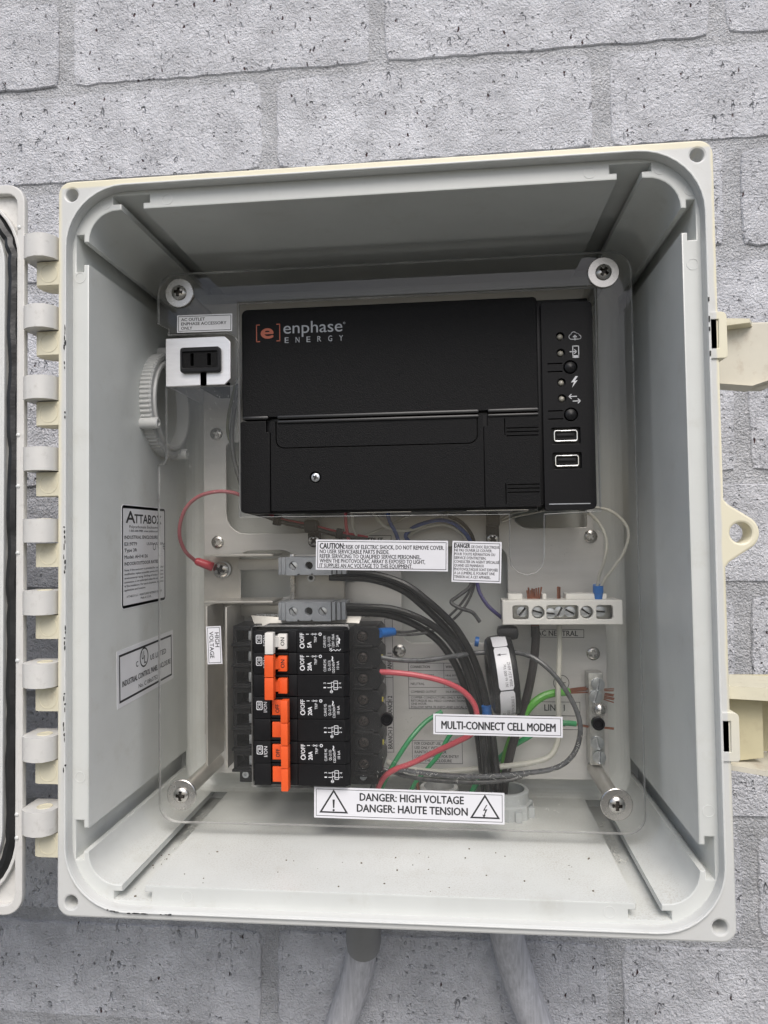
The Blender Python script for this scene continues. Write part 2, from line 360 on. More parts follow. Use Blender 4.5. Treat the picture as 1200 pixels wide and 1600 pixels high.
def rr(x0, x1, z0, z1, r, n=5):
    """rounded rectangle outline; r a number or (tl,tr,br,bl)"""
    if x0 > x1: x0, x1 = x1, x0
    if z0 > z1: z0, z1 = z1, z0
    rs = r if isinstance(r, (tuple, list)) else (r,)*4
    o = []
    for (cx, cz, a0, q) in ((x0, z1, pi, rs[0]), (x1, z1, pi/2, rs[1]), (x1, z0, 0, rs[2]), (x0, z0, -pi/2, rs[3])):
        sx = 1 if cx == x0 else -1; sz = 1 if cz == z0 else -1
        if q <= 0: o.append((cx, cz)); continue
        for i in range(n+1):
            a = a0-(pi/2)*i/n
            o.append((cx+sx*q+q*cos(a), cz+sz*q+q*sin(a)))
    return o
def circ(x, z, r, n=20): return [(x+r*cos(2*pi*i/n), z+r*sin(2*pi*i/n)) for i in range(n)]

def smooth(pts, k=8):
    """Catmull-Rom through the points"""
    p = [Vector(q) for q in pts]; p = [p[0]*2-p[1]]+p+[p[-1]*2-p[-2]]; out = []
    for i in range(1, len(p)-2):
        for j in range(k):
            t = j/k; a, b, c, d = p[i-1], p[i], p[i+1], p[i+2]
            out.append(.5*((2*b)+(c-a)*t+(2*a-5*b+4*c-d)*t*t+(3*b-a-3*c+d)*t**3))
    out.append(p[-2]); return out

# text from Blender's own built-in font, turned into flat mesh
_tc = {}
def glyphs(s_, bold=0.0, res=2):
    key = (s_, bold, res)
    if key not in _tc:
        cu = bpy.data.curves.new('t', 'FONT'); cu.body = s_; cu.size = 1; cu.resolution_u = res; cu.offset = bold
        ob = bpy.data.objects.new('t', cu); me = bpy.data.meshes.new_from_object(ob)
        vs = [tuple(v.co) for v in me.vertices]; fs = [list(p.vertices) for p in me.polygons]
        bpy.data.objects.remove(ob); bpy.data.curves.remove(cu); bpy.data.meshes.remove(me)
        xs = [v[0] for v in vs] or [0]; _tc[key] = (vs, fs, min(xs), max(xs))
    return _tc[key]
CAPH = 0.70
def text(mb, s_, o, right, up, h, w=None, bold=0.0, align='l', res=2, fmap=None, m=0):
    """o = baseline left point (or centre for align c); right/up unit vectors; h = capital height in mm"""
    bd = bold; vs, fs, x0, x1 = glyphs(s_, 0.0, res)
    sz = h/CAPH; tw = (x1-x0)*sz; sx = sz if w is None else w/(x1-x0)
    if w is not None: tw = w
    sh = {'l': 0, 'c': -tw/2, 'r': -tw}[align]
    if fmap: pts = [fmap((v[0]-x0)*sx+sh, v[1]*sz) for v in vs]
    else:
        o = Vector(o); nn_ = right.cross(up)
        if nn_.y > .2: nn_ = -nn_
        st_ = [(0, 0, 0)]
        if bd: st_ += [(bd*sz, 0, .008), (-bd*sz, 0, .016), (0, bd*sz*.7, .024), (0, -bd*sz*.7, .032)]
        for dx_, dz_, dn_ in st_:
            mb.add([o+right*((v[0]-x0)*sx+sh+dx_)+up*(v[1]*sz+dz_)+nn_*dn_ for v in vs], fs, m)
        return tw
    mb.add(pts, fs, m)
    return tw

def root(name, label, cat, o, group=None):
    e = bpy.data.objects.new(name, None); col.objects.link(e); e.location = Vector(o)*S; e['_o'] = tuple(o)
    e.empty_display_size = .01
    tag(e, label, cat, group); return e
def tag(o, label, cat, group=None):
    o['label'] = label; o['category'] = cat
    if group: o['group'] = group
    return o

# screws: one mesh for each kind, placed by location; local axis faces the camera (-y)
def disc_field(r, hf, n=22):
    """round dome from a height field, rim and all"""
    vs = []; fs = []
    rings = 16; vs.append((0, 0)); idx = {}
    for i in range(1, rings+1):
        for k in range(n*2): a = pi*k/n; vs.append((r*i/rings*cos(a), r*i/rings*sin(a)))
    K = n*2
    pts = [(x, -hf(x/r, z/r), z) for x, z in vs]
    for k in range(K): fs.append([0, 1+(k+1) % K, 1+k])
    for i in range(rings-1):
        for k in range(K): fs.append([1+i*K+k, 1+i*K+(k+1) % K, 1+(i+1)*K+(k+1) % K, 1+(i+1)*K+k])
    o = len(pts)
    for k in range(K): a = pi*k/n; pts.append((r*cos(a), .0, r*sin(a)))
    for k in range(K): fs.append([1+(rings-1)*K+k, 1+(rings-1)*K+(k+1) % K, o+(k+1) % K, o+k])
    return pts, fs
def ph_field(h):
    def f(x, z):
        rad = math.hypot(x, z); d = h*math.sqrt(max(0, 1-rad*rad*.8))
        a = .17; arm = (abs(x) < a or abs(z) < a) and rad < .6
        return d-(h*1.0 if arm else 0)
    return f
def sl_field(h):
    def f(x, z):
        rad = math.hypot(x, z); d = h*(1-.25*rad*rad)
        return d-(h*1.1 if abs(x) < .15 and rad < .9 else 0)
    return f
_sm = {}
def screw(parent, x, y, z, r, kind='ph', h=None, ang=0.0, material=None, name='screw', depth=None):
    material = material or M_stain; h = h or r*.5
    key = (kind, round(r, 1), round(h, 2), material.name)
    if key not in _sm:
        vs, fs = disc_field(r, ph_field(h) if kind == 'ph' else sl_field(h))
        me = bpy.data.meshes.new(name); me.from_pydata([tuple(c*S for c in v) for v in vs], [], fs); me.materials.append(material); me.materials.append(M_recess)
        for p_ in me.polygons:
            cx, cz = p_.center.x/S/r, p_.center.z/S/r; rad_ = math.hypot(cx, cz)
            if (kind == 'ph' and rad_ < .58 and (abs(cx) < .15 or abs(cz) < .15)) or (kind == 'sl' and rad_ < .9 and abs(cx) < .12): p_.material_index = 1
        bm = bmesh.new(); bm.from_mesh(me); bmesh.ops.recalc_face_normals(bm, faces=bm.faces[:]); bm.to_mesh(me); bm.free()
        me.polygons.foreach_set('use_smooth', [True]*len(me.polygons)); me.set_sharp_from_angle(angle=radians(38)); _sm[key] = me
    o = bpy.data.objects.new(name, _sm[key]); col.objects.link(o); o.parent = parent
    po = Vector(parent['_o']); o.location = (Vector((x, y, z))-po)*S; o.rotation_euler = (0, ang, 0); o['_o'] = (x, y, z)
    return o

def label_part(parent, TL, TR, BL, y, name, mt, border=None, lines=(), ink=None, extra=None, lbl=None, th=.15, pts=None, outer=None, lw=.35, side=None, inkm=None):
    """sticker: corners in survey pixels at depth y; lines: (text, u, v, h, w, bold) as fractions / mm"""
    if pts: a, b, c = pts
    else: a, b, c = P(*TL, y), P(*TR, y), P(*BL, y)
    W = (b-a).length; H = (c-a).length; R_ = (b-a).normalized(); U_ = (a-c); U_ = (U_-R_*U_.dot(R_)).normalized(); N = R_.cross(U_)
    if side: 
        if N.dot(Vector(side)) < 0: N = -N
    elif N.y > 0: N = -N
    def fr(u, v, d): return a+R_*(u*W)-U_*(v*H)+N*d
    mb = MB()
    rad = outer or 0.0
    ol = rr(0, W, -H, 0, rad, 4) if rad else [(0, 0), (W, 0), (W, -H), (0, -H)]
    n = len(ol)
    mb.add([a+R_*x+U_*z+N*d for d in (0, th) for x, z in ol], [list(range(n)), list(range(2*n-1, n-1, -1))]+[[i, (i+1) % n, n+(i+1) % n, n+i] for i in range(n)])
    o = mb.build(name, mt, parent)
    if lbl: o['label'] = lbl
    tb = MB(); D = th+.03
    if border is not None:
        i0, lw_ = border, lw
        def fx(v): return a+R_*v.x+U_*v.z+N*(D+v.y*0)
        outl = rr(i0, W-i0, -H+i0, -i0, max(0, rad-i0), 4) if rad else [(i0, -i0), (W-i0, -i0), (W-i0, -H+i0), (i0, -H+i0)]
        inn = rr(i0+lw_, W-i0-lw_, -H+i0+lw_, -i0-lw_, max(0.01, rad-i0-lw_), 4) if rad else [(i0+lw_, -i0-lw_), (W-i0-lw_, -i0-lw_), (W-i0-lw_, -H+i0+lw_), (i0+lw_, -H+i0+lw_)]
        k = len(outl)
        tb.add([a+R_*x+U_*z+N*D for x, z in outl+inn], [[i, (i+1) % k, k+(i+1) % k, k+i] for i in range(k)])
    for (s_, u, v, h, w_, bo) in lines:
        text(tb, s_, fr(u, v, D), R_, U_, h*H, None if w_ is None else w_*W, bo)
    if extra: extra(tb, lambda u, v: fr(u, v, D), R_, U_, W, H)
    if tb.v:
        tb.build('lettering', inkm or ink or M_ink, o)
    return o

# ================================================================== WALL
wall = bpy.data.objects.new('brick_wall', None); col.objects.link(wall); wall['_o'] = (0, 172, -600); wall.location = Vector((0, 172, -600))*S
wall['kind'] = 'structure'; wall['label'] = 'brick wall painted pale grey, behind the open electrical box'
WY = 172.0
MB().add([(-1500, WY+.85, -1150), (1500, WY+.85, -1150), (1500, WY+.85, 1500), (-1500, WY+.85, 1500),
          (-1500, WY+100, -1150), (1500, WY+100, -1150), (1500, WY+100, 1500), (-1500, WY+100, 1500)],
         [[0, 1, 2, 3], [4, 5, 6, 7], [0, 1, 5, 4], [3, 2, 6, 7], [0, 3, 7, 4], [1, 2, 6, 5]]).build('mortar', M_mortar, wall)
def brick_mesh(w_, h_, seed):
    rnd = random.Random(seed); ring = []
    nx, nz = 22, 7
    for i in range(nx): ring.append((-w_/2+w_*i/nx, -h_/2))
    for i in range(nz): ring.append((w_/2, -h_/2+h_*i/nz))
    for i in range(nx): ring.append((w_/2-w_*i/nx, h_/2))
    for i in range(nz): ring.append((-w_/2, h_/2-h_*i/nz))
    n = len(ring); v = []
    for x, z in ring:
        j = (rnd.uniform(-.6, .6), rnd.choice((rnd.uniform(-.5, .5), rnd.uniform(-1.0, .9)))); cx = abs(x) == w_/2 and abs(z) == h_/2
        kx = 1-(2.0/w_*2 if cx else 0); kz = 1-(1.6/h_*2 if cx else 0)
        v.append((x*kx+j[0], 0, z*kz+j[1]))
    inner = [(x*(1-1.5/w_)+rnd.uniform(-.1, .1), -rnd.uniform(.5, .7), z*(1-1.4/h_)+rnd.uniform(-.1, .1)) for x, y, z in v]
    back = [(x, 6, z) for x, y, z in v]
    vs = back+[(x, .3, z) for x, y, z in v]+inner
    fs = [[i, (i+1) % n, n+(i+1) % n, n+i] for i in range(n)]+[[n+i, n+(i+1) % n, 2*n+(i+1) % n, 2*n+i] for i in range(n)]+[[2*n+i for i in range(n)]]
    me = bpy.data.meshes.new('brick'); me.from_pydata([tuple(c*S for c in q) for q in vs], [], fs); me.materials.append(M_brick)
    bm = bmesh.new(); bm.from_mesh(me); bmesh.ops.recalc_face_normals(bm, faces=bm.faces[:]); bm.to_mesh(me); bm.free()
    me.polygons.foreach_set('use_smooth', [True]*len(me.polygons)); me.set_sharp_from_angle(angle=radians(18))
    return me
BM_ = [brick_mesh(235.5, 69.0, s_) for s_ in range(5)]
zb = {-1: 438.5, 0: 358.6, 1: 282.2, 2: 204.2, 3: 123.8, 4: 43.4, 5: -34.8, 6: -115, 7: -197.2, 8: -279.0, 9: -356.7}
jit = {0: -.5, 1: 0, 2: 6, 3: 2, 4: 8, 5: 3, 6: 4, 7: 0, 8: 4, 9: -6}
for k in range(-4, 13):
    z0 = zb.get(k, 358.6-79.5*k)
    off = (-12.5 if k % 2 == 0 else 151.0)+jit.get(k, random.uniform(-4, 4))
    for n in range(-4, 4):
        xc = off+123.3+247*n
        if abs(xc) > 760: continue
        o = bpy.data.objects.new('brick', BM_[(k*3+n*2) % 5]); col.objects.link(o); o.parent = wall
        o.location = (Vector((xc+random.uniform(-1, 1), WY+random.uniform(-.5, .4), z0+35+random.uniform(-.6, .6)))-Vector(wall['_o']))*S
        o.rotation_euler = (0, random.uniform(-.004, .004), 0)
g = MB().add([(-15000, -30000, -1150), (15000, -30000, -1150), (15000, 270, -1150), (-15000, 270, -1150)], [[0, 1, 2, 3]]).build('ground', M_ground)
g['kind'] = 'structure'

# ================================================================== ENCLOSURE BODY
box = root('enclosure_box', 'open off-white polycarbonate electrical box fixed on the painted brick wall', 'electrical box', (0, 80, -191))
ear = []
for i in range(13):
    a = radians(60-120*i/12); ear.append((174.0+8.6*cos(a), .3+8.6*sin(a)))
ol = rr(-166.8, 166.8, -191, 191, 7, 5)
# splice the mounting ear into the right edge (outline runs tl, tr, br, bl)
k = 12
ol = ol[:k]+[(166.8, 16.5), (168.5, 14.2)]+ear+[(168.5, -13.6), (166.8, -15.9)]+ol[k:]
catch = [(163.0, 166.4, 88.6, 102.7), (163.0, 166.4, -102.4, -88.0)]
holes = [rr(-161.3, 161.3, -186.2, 186.2, 31, 10)]+[circ(sx*159.2, sz*183.6, 3.25) for sx in (-1, 1) for sz in (-1, 1)]+[circ(174, .3, 4.9)]
holes += [[(x0-.2, z0-.2), (x1-.25, z0-.2), (x1-.25, z1+.2), (x0-.2, z1+.2)] for x0, x1, z0, z1 in catch]
MB().plate(ol, holes, 0, 12, bev=1.1).build('flange', M_flange, box)
MB().plate(rr(-162.6, 162.6, -187.5, 187.5, 32, 10), [rr(-161.5, 161.5, -186.4, 186.4, 31, 10)], -1.4, 4, bev=.45).build('sealing_lip', M_rim, box)
# T-slotted inner wall: cross-section of the cavity
WX, WZ, CR = 152.3, 176.3, 16.0
def cavity():
    q = []
    q += [(-122.3, WZ), (-122.3, WZ+3.4), (-118.8, WZ+3.4), (-118.8, WZ+7.6), (-138.8, WZ+7.6), (-138.8, WZ+3.4), (-134.2, WZ+3.4), (-134.2, WZ)]
    for i in range(9):
        a = pi/2+(pi/2)*i/8; q.append((-WX+CR+CR*cos(a), WZ-CR+CR*sin(a)))
    q = q[:8]+[(-134.4, WZ)] + q[9:]
    q += [(-WX, 160.0), (-WX-2.9, 160.0), (-WX-2.9, 164.0), (-WX-6.9, 164.0), (-WX-6.9, 144.2), (-WX-2.9, 144.2), (-WX-2.9, 148.0), (-WX, 148.0)]
    return q
tl = cavity()
tr = [(-x, z) for x, z in reversed(tl)]; br = [(-x, -z) for x, z in tl]; bl = [(x, -z) for x, z in reversed(tl)]
cav = tl+bl+br+tr
MB().plate(rr(-164.2, 164.2, -188.8, 188.8, 30, 8), [cav], 5, 150, bev=.7).build('side_walls', M_poly, box)
MB().plate(rr(-164, 164, -188.6, 188.6, 30, 8), [], 149, 156, bev=1).build('rear_wall', M_poly, box)
# coved corner between rear wall and sides
cv = MB(); n_ = 6; L0 = rr(-WX, WX, -WZ, WZ, CR, 6)
rings = []
for i in range(n_+1):
    a = (pi/2)*i/n_; ins = 9*(1-cos(a)); yy = 149.2-9*(1-sin(a))
    rings.append([(x, yy, z) for x, z in rr(-WX-.1+ins, WX+.1-ins, -WZ-.1+ins, WZ+.1-ins, CR, 6)])
for i in range(n_):
    kk = len(rings[0]); cv.add(rings[i]+rings[i+1], [[j, (j+1) % kk, kk+(j+1) % kk, kk+j] for j in range(kk)])
cv.build('rear_cove', M_poly, box)
# hinge knuckles of the body: nine, cream with age
HZ = [156.2-i*38.3+1.2*(i > 4) for i in range(9)]
for i in range(9):
    zt = 149.2-i*37.35; mb = MB()
    prof = [(-166, 1.6), (-178.0, 1.6), (-180.2, 2.6), (-181.2, 5), (-181.2, 11), (-178.5, 15), (-174, 17), (-166, 17)]
    n = len(prof); h = 12.4
    mb.add([(x, y, z) for z in (zt-h, zt) for x, y in prof], [list(range(n)), list(range(2*n-1, n-1, -1))]+[[j, (j+1) % n, n+(j+1) % n, n+j] for j in range(n)])
    mb.lathe([(5.0, -.2), (5.0, .18), (4.6, .18), (4.6, -.2)], (-172.8, 1.6, zt-h/2), n=22, caps=False)
    mb.add([(-166, 1.2, zt+.6), (-168.4, 1.6, zt-.2), (-166, 17, zt+.6), (-168.4, 17, zt-.2)], [[0, 1, 3, 2]])
    mb.build('hinge_knuckle', M_cream, box)
# latch keeper housings on the right edge
for (x0, x1, z0, z1), (za, zb_) in zip(catch, ((83.8, 106.3), (-106.8, -84.0))):
    MB().plate(rr(161.9, 170.3, za, zb_, (0.6, 2.5, 1.5, .6), 4), [[(x0, z0), (x1, z0), (x1, z1), (x0, z1)]], -.9, 24, bev=.3).build('latch_keeper', M_cream if False else M_flange, box)
# ejector-pin marks on the inner rim
def ring_mesh():
    mb = MB(); mb.lathe([(2.9, 0), (2.9, .16), (2.55, .16), (2.55, 0)], (0, 0, 0), n=24)
    me = bpy.data.meshes.new('mould_mark'); me.from_pydata([tuple(c*S for c in v) for v in mb.v], [], mb.f[:-2]); me.materials.append(M_rim); return me
RMM = ring_mesh()
for x, z in [(-143, 180.2), (-156.4, 141), (-109, 180.6), (109, 180.6), (143, 180.4), (155.5, 169), (156.3, 132), (-156.3, -122), (156.2, -132), (-100, -181), (110, -181)]:
    o = bpy.data.objects.new('mould_mark', RMM); col.objects.link(o); o.parent = box
    zz = z; xx = x
    if abs(xx) > 150: xx = math.copysign(157.2, xx)
    o.location = (Vector((xx, 5.0, zz))-Vector(box['_o']))*S
# torn bits of old gasket stuck along the lower left of the sealing lip
mb = MB(); rnd = random.Random(3)
path = [(-162, 120 - i*2.6) for i in range(96)]
path = [p for p in path if p[1] > -156]
for i in range(24):
    a = pi+radians(90)*i/23; path.append((-130.5+31.4*cos(a), -155.5+31.4*sin(a)))
for i in range(12): path.append((-130+i*2.4, -187))
clu = 0
for x, z in path:
    clu = clu-1 if clu > 0 else (rnd.randint(2, 5) if rnd.random() < .16 else 0)
    lo = 0 if clu == 0 else 1.0
    _ = 0.09 if z > -100 else (.35 if z > -150 else .55)
    if rnd.random() < lo:
        dx, dz = rnd.uniform(.15, .5), rnd.uniform(.5, 2.0)
        if z < -178: dx, dz = dz, dx*.8
        x += rnd.uniform(-.5, .5); 
        q = [(x+dx*cos(t)*rnd.uniform(.5, 1.2), z+dz*sin(t)*rnd.uniform(.5, 1.2)) for t in [j*pi/3 for j in range(6)]]
        mb.add([(u, yy, v) for yy in (-1.75, -1.3) for u, v in q], [list(range(6)), list(range(11, 5, -1))]+[[j, (j+1) % 6, 6+(j+1) % 6, 6+j] for j in range(6)])
for z in [112, 103, 98, 86]:
    mb.box(161.7, 162.3, -1.8, -1.3, z-rnd.uniform(.5, 1.6), z+rnd.uniform(.5, 1.6))
o = mb.build('gasket_residue', M_rub, box); o['kind'] = 'stuff'
# plastic shavings and grit in the bottom grooves
mb = MB(); rnd = random.Random(11)
for i in range(150):
    s_ = rnd.choice((0, 0, 1)); x = (-128+rnd.gauss(0, 2.2)) if s_ == 0 else 128+rnd.gauss(0, 2.2); y = rnd.uniform(60, 122)
    a = rnd.uniform(0, pi); l = rnd.uniform(.5, 1.8); zz = -WZ-7.2+rnd.uniform(0, .8)
    mb.tube([(x, y, zz), (x+l*cos(a)*.5, y+l*sin(a)*.5, zz+.5), (x+l*cos(a), y+l*sin(a), zz+.1)], .18, 4)
o = mb.build('plastic_shavings', M_dust, box); o['kind'] = 'stuff'
mb = MB()
for i in range(46):
    x = rnd.uniform(-110, 110) if i > 12 else rnd.uniform(-136, -121); y = rnd.uniform(8, 60)
    r_ = rnd.uniform(.12, .38); zz = (-WZ if i > 12 else -WZ-7.5)+.1
    if i <= 12 and not (-138 < x < -120): continue
    mb.box(x-r_, x+r_*rnd.uniform(1, 2), y-r_, y+r_, zz, zz+r_, 0)
o = mb.build('grit', M_grit, box); o['kind'] = 'stuff'

# stickers on the left inner wall
LX = -WX
a, b, c = Vector((LX, 41.5, 21.8)), Vector((LX, 104.5, 21.8)), Vector((LX, 41.5, -39.2))
def ce(tb, f, R_, U_, W, H):
    # CE mark built from arcs, left one a ring fragment
    for u0, e in ((.80, 0), (.93, 1)):
        c0 = f(u0+.035, .415); r = H*.034
        pts = []
        for i in range(13):
            t = radians(70+220*i/12); pts += [c0+R_*(r*cos(t))+U_*(r*sin(t)), c0+R_*(r*.72*cos(t))+U_*(r*.72*sin(t))]
        tb.add(pts, [[2*i, 2*i+1, 2*i+3, 2*i+2] for i in range(12)])
        if e: tb.add([c0-R_*(r*.9)+U_*(r*.12), c0+R_*(r*.2)+U_*(r*.12), c0+R_*(r*.2)-U_*(r*.12), c0-R_*(r*.9)-U_*(r*.12)], [[0, 1, 2, 3]])
    c0 = f(.72, .415); r = H*.036
    tb.add([c0+R_*(r*k_*cos(radians(15*i)))+U_*(r*k_*sin(radians(15*i))) for i in range(25) for k_ in (1, .78)], [[2*i, 2*i+1, 2*i+3, 2*i+2] for i in range(24)])
    for vv in (.0, 1.0):   # heavy band at top and bottom
        y0, y1 = (.012, .036) if vv == 0 else (.964, .988)
        tb.add([f(.03, y0), f(.97, y0), f(.97, y1), f(.03, y1)], [[0, 1, 2, 3]])
lines = [('A', .09, .175, .115, .19, .03), ('TTABOX', .27, .175, .088, .62, .03),
         ('Polycarbonate Enclosures', .16, .225, .028, .66, .006), ('1-800-688-0988  www.attabox.com', .16, .262, .022, .66, .004),
         ('INDUSTRIAL ENCLOSURE', .06, .33, .032, .74, .03), ('E319779', .06, .395, .032, .26, .03), ('UL50e UL508A', .54, .395, .028, .40, .01),
         ('Type 3R', .06, .455, .032, .26, .03), ('Model: AH14126', .06, .52, .032, .50, .03), ('INDOOR/OUTDOOR RATED', .06, .585, .032, .76, .03)]
small = ['Note: If the enclosure is provided for controlled', 'modification, replace accessible service of the alone', 'environmental rating. Drilling of holes without', 'connections is not authorized unless the use of each',
         'of the installation. For use in locations, industrial', 'applications and locations.']
for i, s_ in enumerate(small): lines.append((s_, .06, .640+i*.038, .020, (.88 if i < 5 else .45), .022))
lines += [('ATTABOX LLC - HEARTLAND BUSINESS CENTER', .10, .895, .020, .80, .004), ('Made in U.S.A.', .40, .93, .020, .24, .004)]
label_part(box, None, None, None, 0, 'rating_label', M_labs, border=.5, lines=lines, extra=ce, lbl='rounded white maker sticker with black border on the left inner wall', pts=(a, b, c), outer=3.0, side=(1, 0, 0), lw=1.4)
a, b, c = Vector((LX, 35.5, -62.0)), Vector((LX, 116.5, -60.2)), Vector((LX, 35.5, -94.6))
def ul(tb, f, R_, U_, W, H):
    c0 = f(.44, .30); r = H*.185
    tb.add([c0+R_*(r*k_*cos(radians(15*i)))+U_*(r*k_*sin(radians(15*i))) for i in range(25) for k_ in (1, .84)], [[2*i, 2*i+1, 2*i+3, 2*i+2] for i in range(24)])
    text(tb, 'U', c0-R_*(r*.55)-U_*(r*.15), R_, U_, r*.8, r*.5, .02); text(tb, 'L', c0+R_*(r*.02)-U_*(r*.62), R_, U_, r*.8, r*.42, .02)
label_part(box, None, None, None, 0, 'listing_label', M_labs, border=2.6, lines=[('C', .30, .42, .10, .035, .02), ('US', .55, .41, .10, .07, .02), ('LISTED', .65, .41, .10, .20, .02),
    ('INDUSTRIAL CONTROL PANEL ENCLOSURE', .08, .66, .10, .86, .03), ('No. C 0863752', .34, .83, .08, .34, .006)],
    extra=ul, lbl='rectangular white listing sticker low on the left inner wall', pts=(a, b, c), side=(1, 0, 0), lw=1.3)

# ================================================================== DOOR (swung fully open to the left)
door = root('enclosure_door', 'open box door with black gasket at the left edge of the picture', 'box door', (-350, 10, -191))
DX1, DX0 = -185.6, -519
MB().plate(rr(DX0, DX1, -191.5, 191.5, 10, 5), [rr(DX0+5, DX1-4.2, -186.5, 186.5, 6, 4)], 0, 3.6, bev=.6).build('outer_frame', M_grey, door)
MB().plate(rr(DX0+3, DX1-3.4, -188, 188, 9, 5), [], 3.4, 6, bev=.5).build('door_skin', M_grey, door)
MB().plate(rr(DX0+20, DX1-20, -170, 170, 24, 5), [], 5.8, 30, bev=3).build('outer_panel', M_grey, door)
MB().plate(rr(DX0+2.5, DX1-2.0, -188.8, 188.8, 38, 10), [rr(DX0+4.5, DX1-3.8, -187, 187, 36, 10)], -.15, 4, bev=.4).build('gasket_channel', M_grey, door)
gk = MB(); rnd = random.Random(5)
base = rr(DX0+8, DX1-7.0, -183.4, 183.4, 34, 12)
dense = []
for i in range(len(base)):
    p0, p1 = base[i], base[(i+1) % len(base)]; L_ = math.hypot(p1[0]-p0[0], p1[1]-p0[1]); k_ = max(1, int(L_/9))
    for j in range(k_): dense.append((p0[0]+(p1[0]-p0[0])*j/k_, p0[1]+(p1[1]-p0[1])*j/k_))
pts = [Vector((x+rnd.uniform(-.5, .5), 2.4+rnd.uniform(-.5, .5), z)) for x, z in dense]; pts.append(pts[0])
gk.tube(smooth(pts, 3), 3.3, 8, caps=False, rr=None)
gk.build('gasket', M_rub, door)
MB().plate(rr(DX0+12.2, DX1-11.0, -179.5, 179.5, 31, 10), [rr(DX0+14, DX1-12.6, -177.9, 177.9, 29.4, 10)], 0, 4, bev=.4).build('inner_lip', M_rim, door)
MB().plate(rr(DX0+14.5, DX1-13, -178, 178, 30, 10), [], 1.6, 4, bev=.3).build('inner_panel', M_rim, door)
for z in (57, 30, -5, -61, -140, -152, 168):
    MB().lathe([(1.2, 0), (1.1, .5), (.6, .9), (0, 1.0)], (DX1-3.0, .2, z), n=10).build('moulding_nib', M_rim, door)
for i in range(9):
    zt = 162.0-i*37.35; mb = MB(); h = 12.2
    prof = [(-185.9, 14), (-185.9, 2), (-184.6, -2.2), (-181, -4.9), (-176, -6.2), (-171.5, -5.4), (-168.4, -2.2), (-167.6, 2.2), (-168.0, 9), (-171, 14)]
    n = len(prof)
    mb.add([(x, y, z) for z in (zt-h, zt) for x, y in prof], [list(range(n)), list(range(2*n-1, n-1, -1))]+[[j, (j+1) % n, n+(j+1) % n, n+j] for j in range(n)])
    kn = mb.build('hinge_knuckle', M_grey, door, ang=50)
    MB().lathe([(3.9, -.2), (3.9, .3), (3.3, .3), (3.3, .12)], (-175.4, 3.2, zt), (0, 0, 1), 20).build('pin_end', M_cream, kn)

# ================================================================== LATCHES (opened, cream levers on the right)
for (z0, z1, lab, up_) in ((72.5, 108.8, 'cream plastic latch lever pointing right near the top screw', 0), (-115, -75, 'cream box-shaped latch lever at lower right with dark dirty underside', 1)):
    lt = root('latch', lab, 'latch', (185, 25, (z0+z1)/2), 'latches hanging open on the right side')
    if not up_:
        MB().plate([(168, z0+3), (189, z0+1), (197, z0+.5), (215, z0+8), (240, z0+16), (240, z1-1), (198, z1-.5), (168, z1)], [], 27, 31, bev=.8).build('lever', M_latch, lt)
        MB().add([(168, 18, z1), (168, 18, z1-5), (189, 20, z1-.5), (189, 20, z1-2.5), (168, 29, z1), (168, 29, z1-5), (194, 29, z1-.5), (194, 29, z1-3)],
                 [[0, 2, 3, 1], [4, 6, 7, 5], [0, 2, 6, 4], [1, 3, 7, 5], [2, 3, 7, 6], [0, 1, 5, 4]]).build('rib', M_cream, lt)
        MB().add([(168, 22, z0+4.5), (190, 22, z0+2), (215, 24, z0+10), (168, 29.5, z0+3), (190, 29.5, z0+.4), (215, 29.5, z0+7.6)], [[0, 1, 4, 3], [1, 2, 5, 4]]).build('lower_rib', M_latch, lt)
    else:
        MB().box(168, 250, 44, 47, z0, z1, .6).build('lever', M_latchy, lt)
        MB().add([(168, 6, z1+2.0), (240, 10, z1-2.0), (168, 6, z1-4.0), (240, 10, z1-8.6), (168, 44, z1+1), (240, 44, z1-2), (168, 44, z1-2), (240, 44, z1-5)],
                 [[0, 1, 3, 2], [0, 1, 5, 4], [2, 3, 7, 6], [1, 3, 7, 5], [0, 2, 6, 4]]).build('top_rib', M_cream, lt)
        MB().plate([(169, z0+2), (188.5, z0+4.5), (188.5, z1-4.0), (169, z1-3)], [], 18, 45, bev=.5).build('catch_block', M_latchy, lt)
        MB().add([(168, 12, z0+3), (240, 12, z0-8), (168, 12, z0+.6), (240, 12, z0-11), (168, 45, z0+1), (240, 45, z0-2), (168, 45, z0-1), (240, 45, z0-4)],
                 [[0, 1, 3, 2], [0, 1, 5, 4], [2, 3, 7, 6], [1, 3, 7, 5], [0, 2, 6, 4]]).build('bottom_rib', M_latch, lt)

# ================================================================== BACK PLATE
BP = 130.0
bp = root('mounting_plate', 'grey metal mounting plate with large cut-outs inside the box', 'mounting plate', (0, BP, -160))
zt_ = 181.0*.93
pl = [(-135, 166), (130, 166), (130, 4), (133.5, 3.2), (136.6, 0), (136.6, -160), (-133, -160), (-135, -158)]
hl = [rr(-118.8, -50.7, 4.2, 68, (4, 4, 12, 14), 5), rr(-112, -70, -39.8, -7.6, (10, 10, 9, 2), 5), rr(2.5, 73.5, -70.8, -6.4, (3, 9, 3, 7), 5),
      rr(77.2, 129.9, 5.2, 60, (3, 0, 0, 12), 5), rr(-44, -26, -30, -12, 5, 4)]
hl[3] = rr(77.2, 126, 5.2, 60, (3, 3, 1, 12), 5)
MB().plate(pl, hl, BP, BP+2, bev=.35).build('plate', M_plate, bp)
for px, py in ((340, 847), (624, 1017), (923, 838), (927, 1021), (338, 678)):
    q = P(px, py, BP-.5); screw(bp, q.x, BP, q.z, 4.3, 'ph', 2.0, random.uniform(0, 1.5), M_stain)
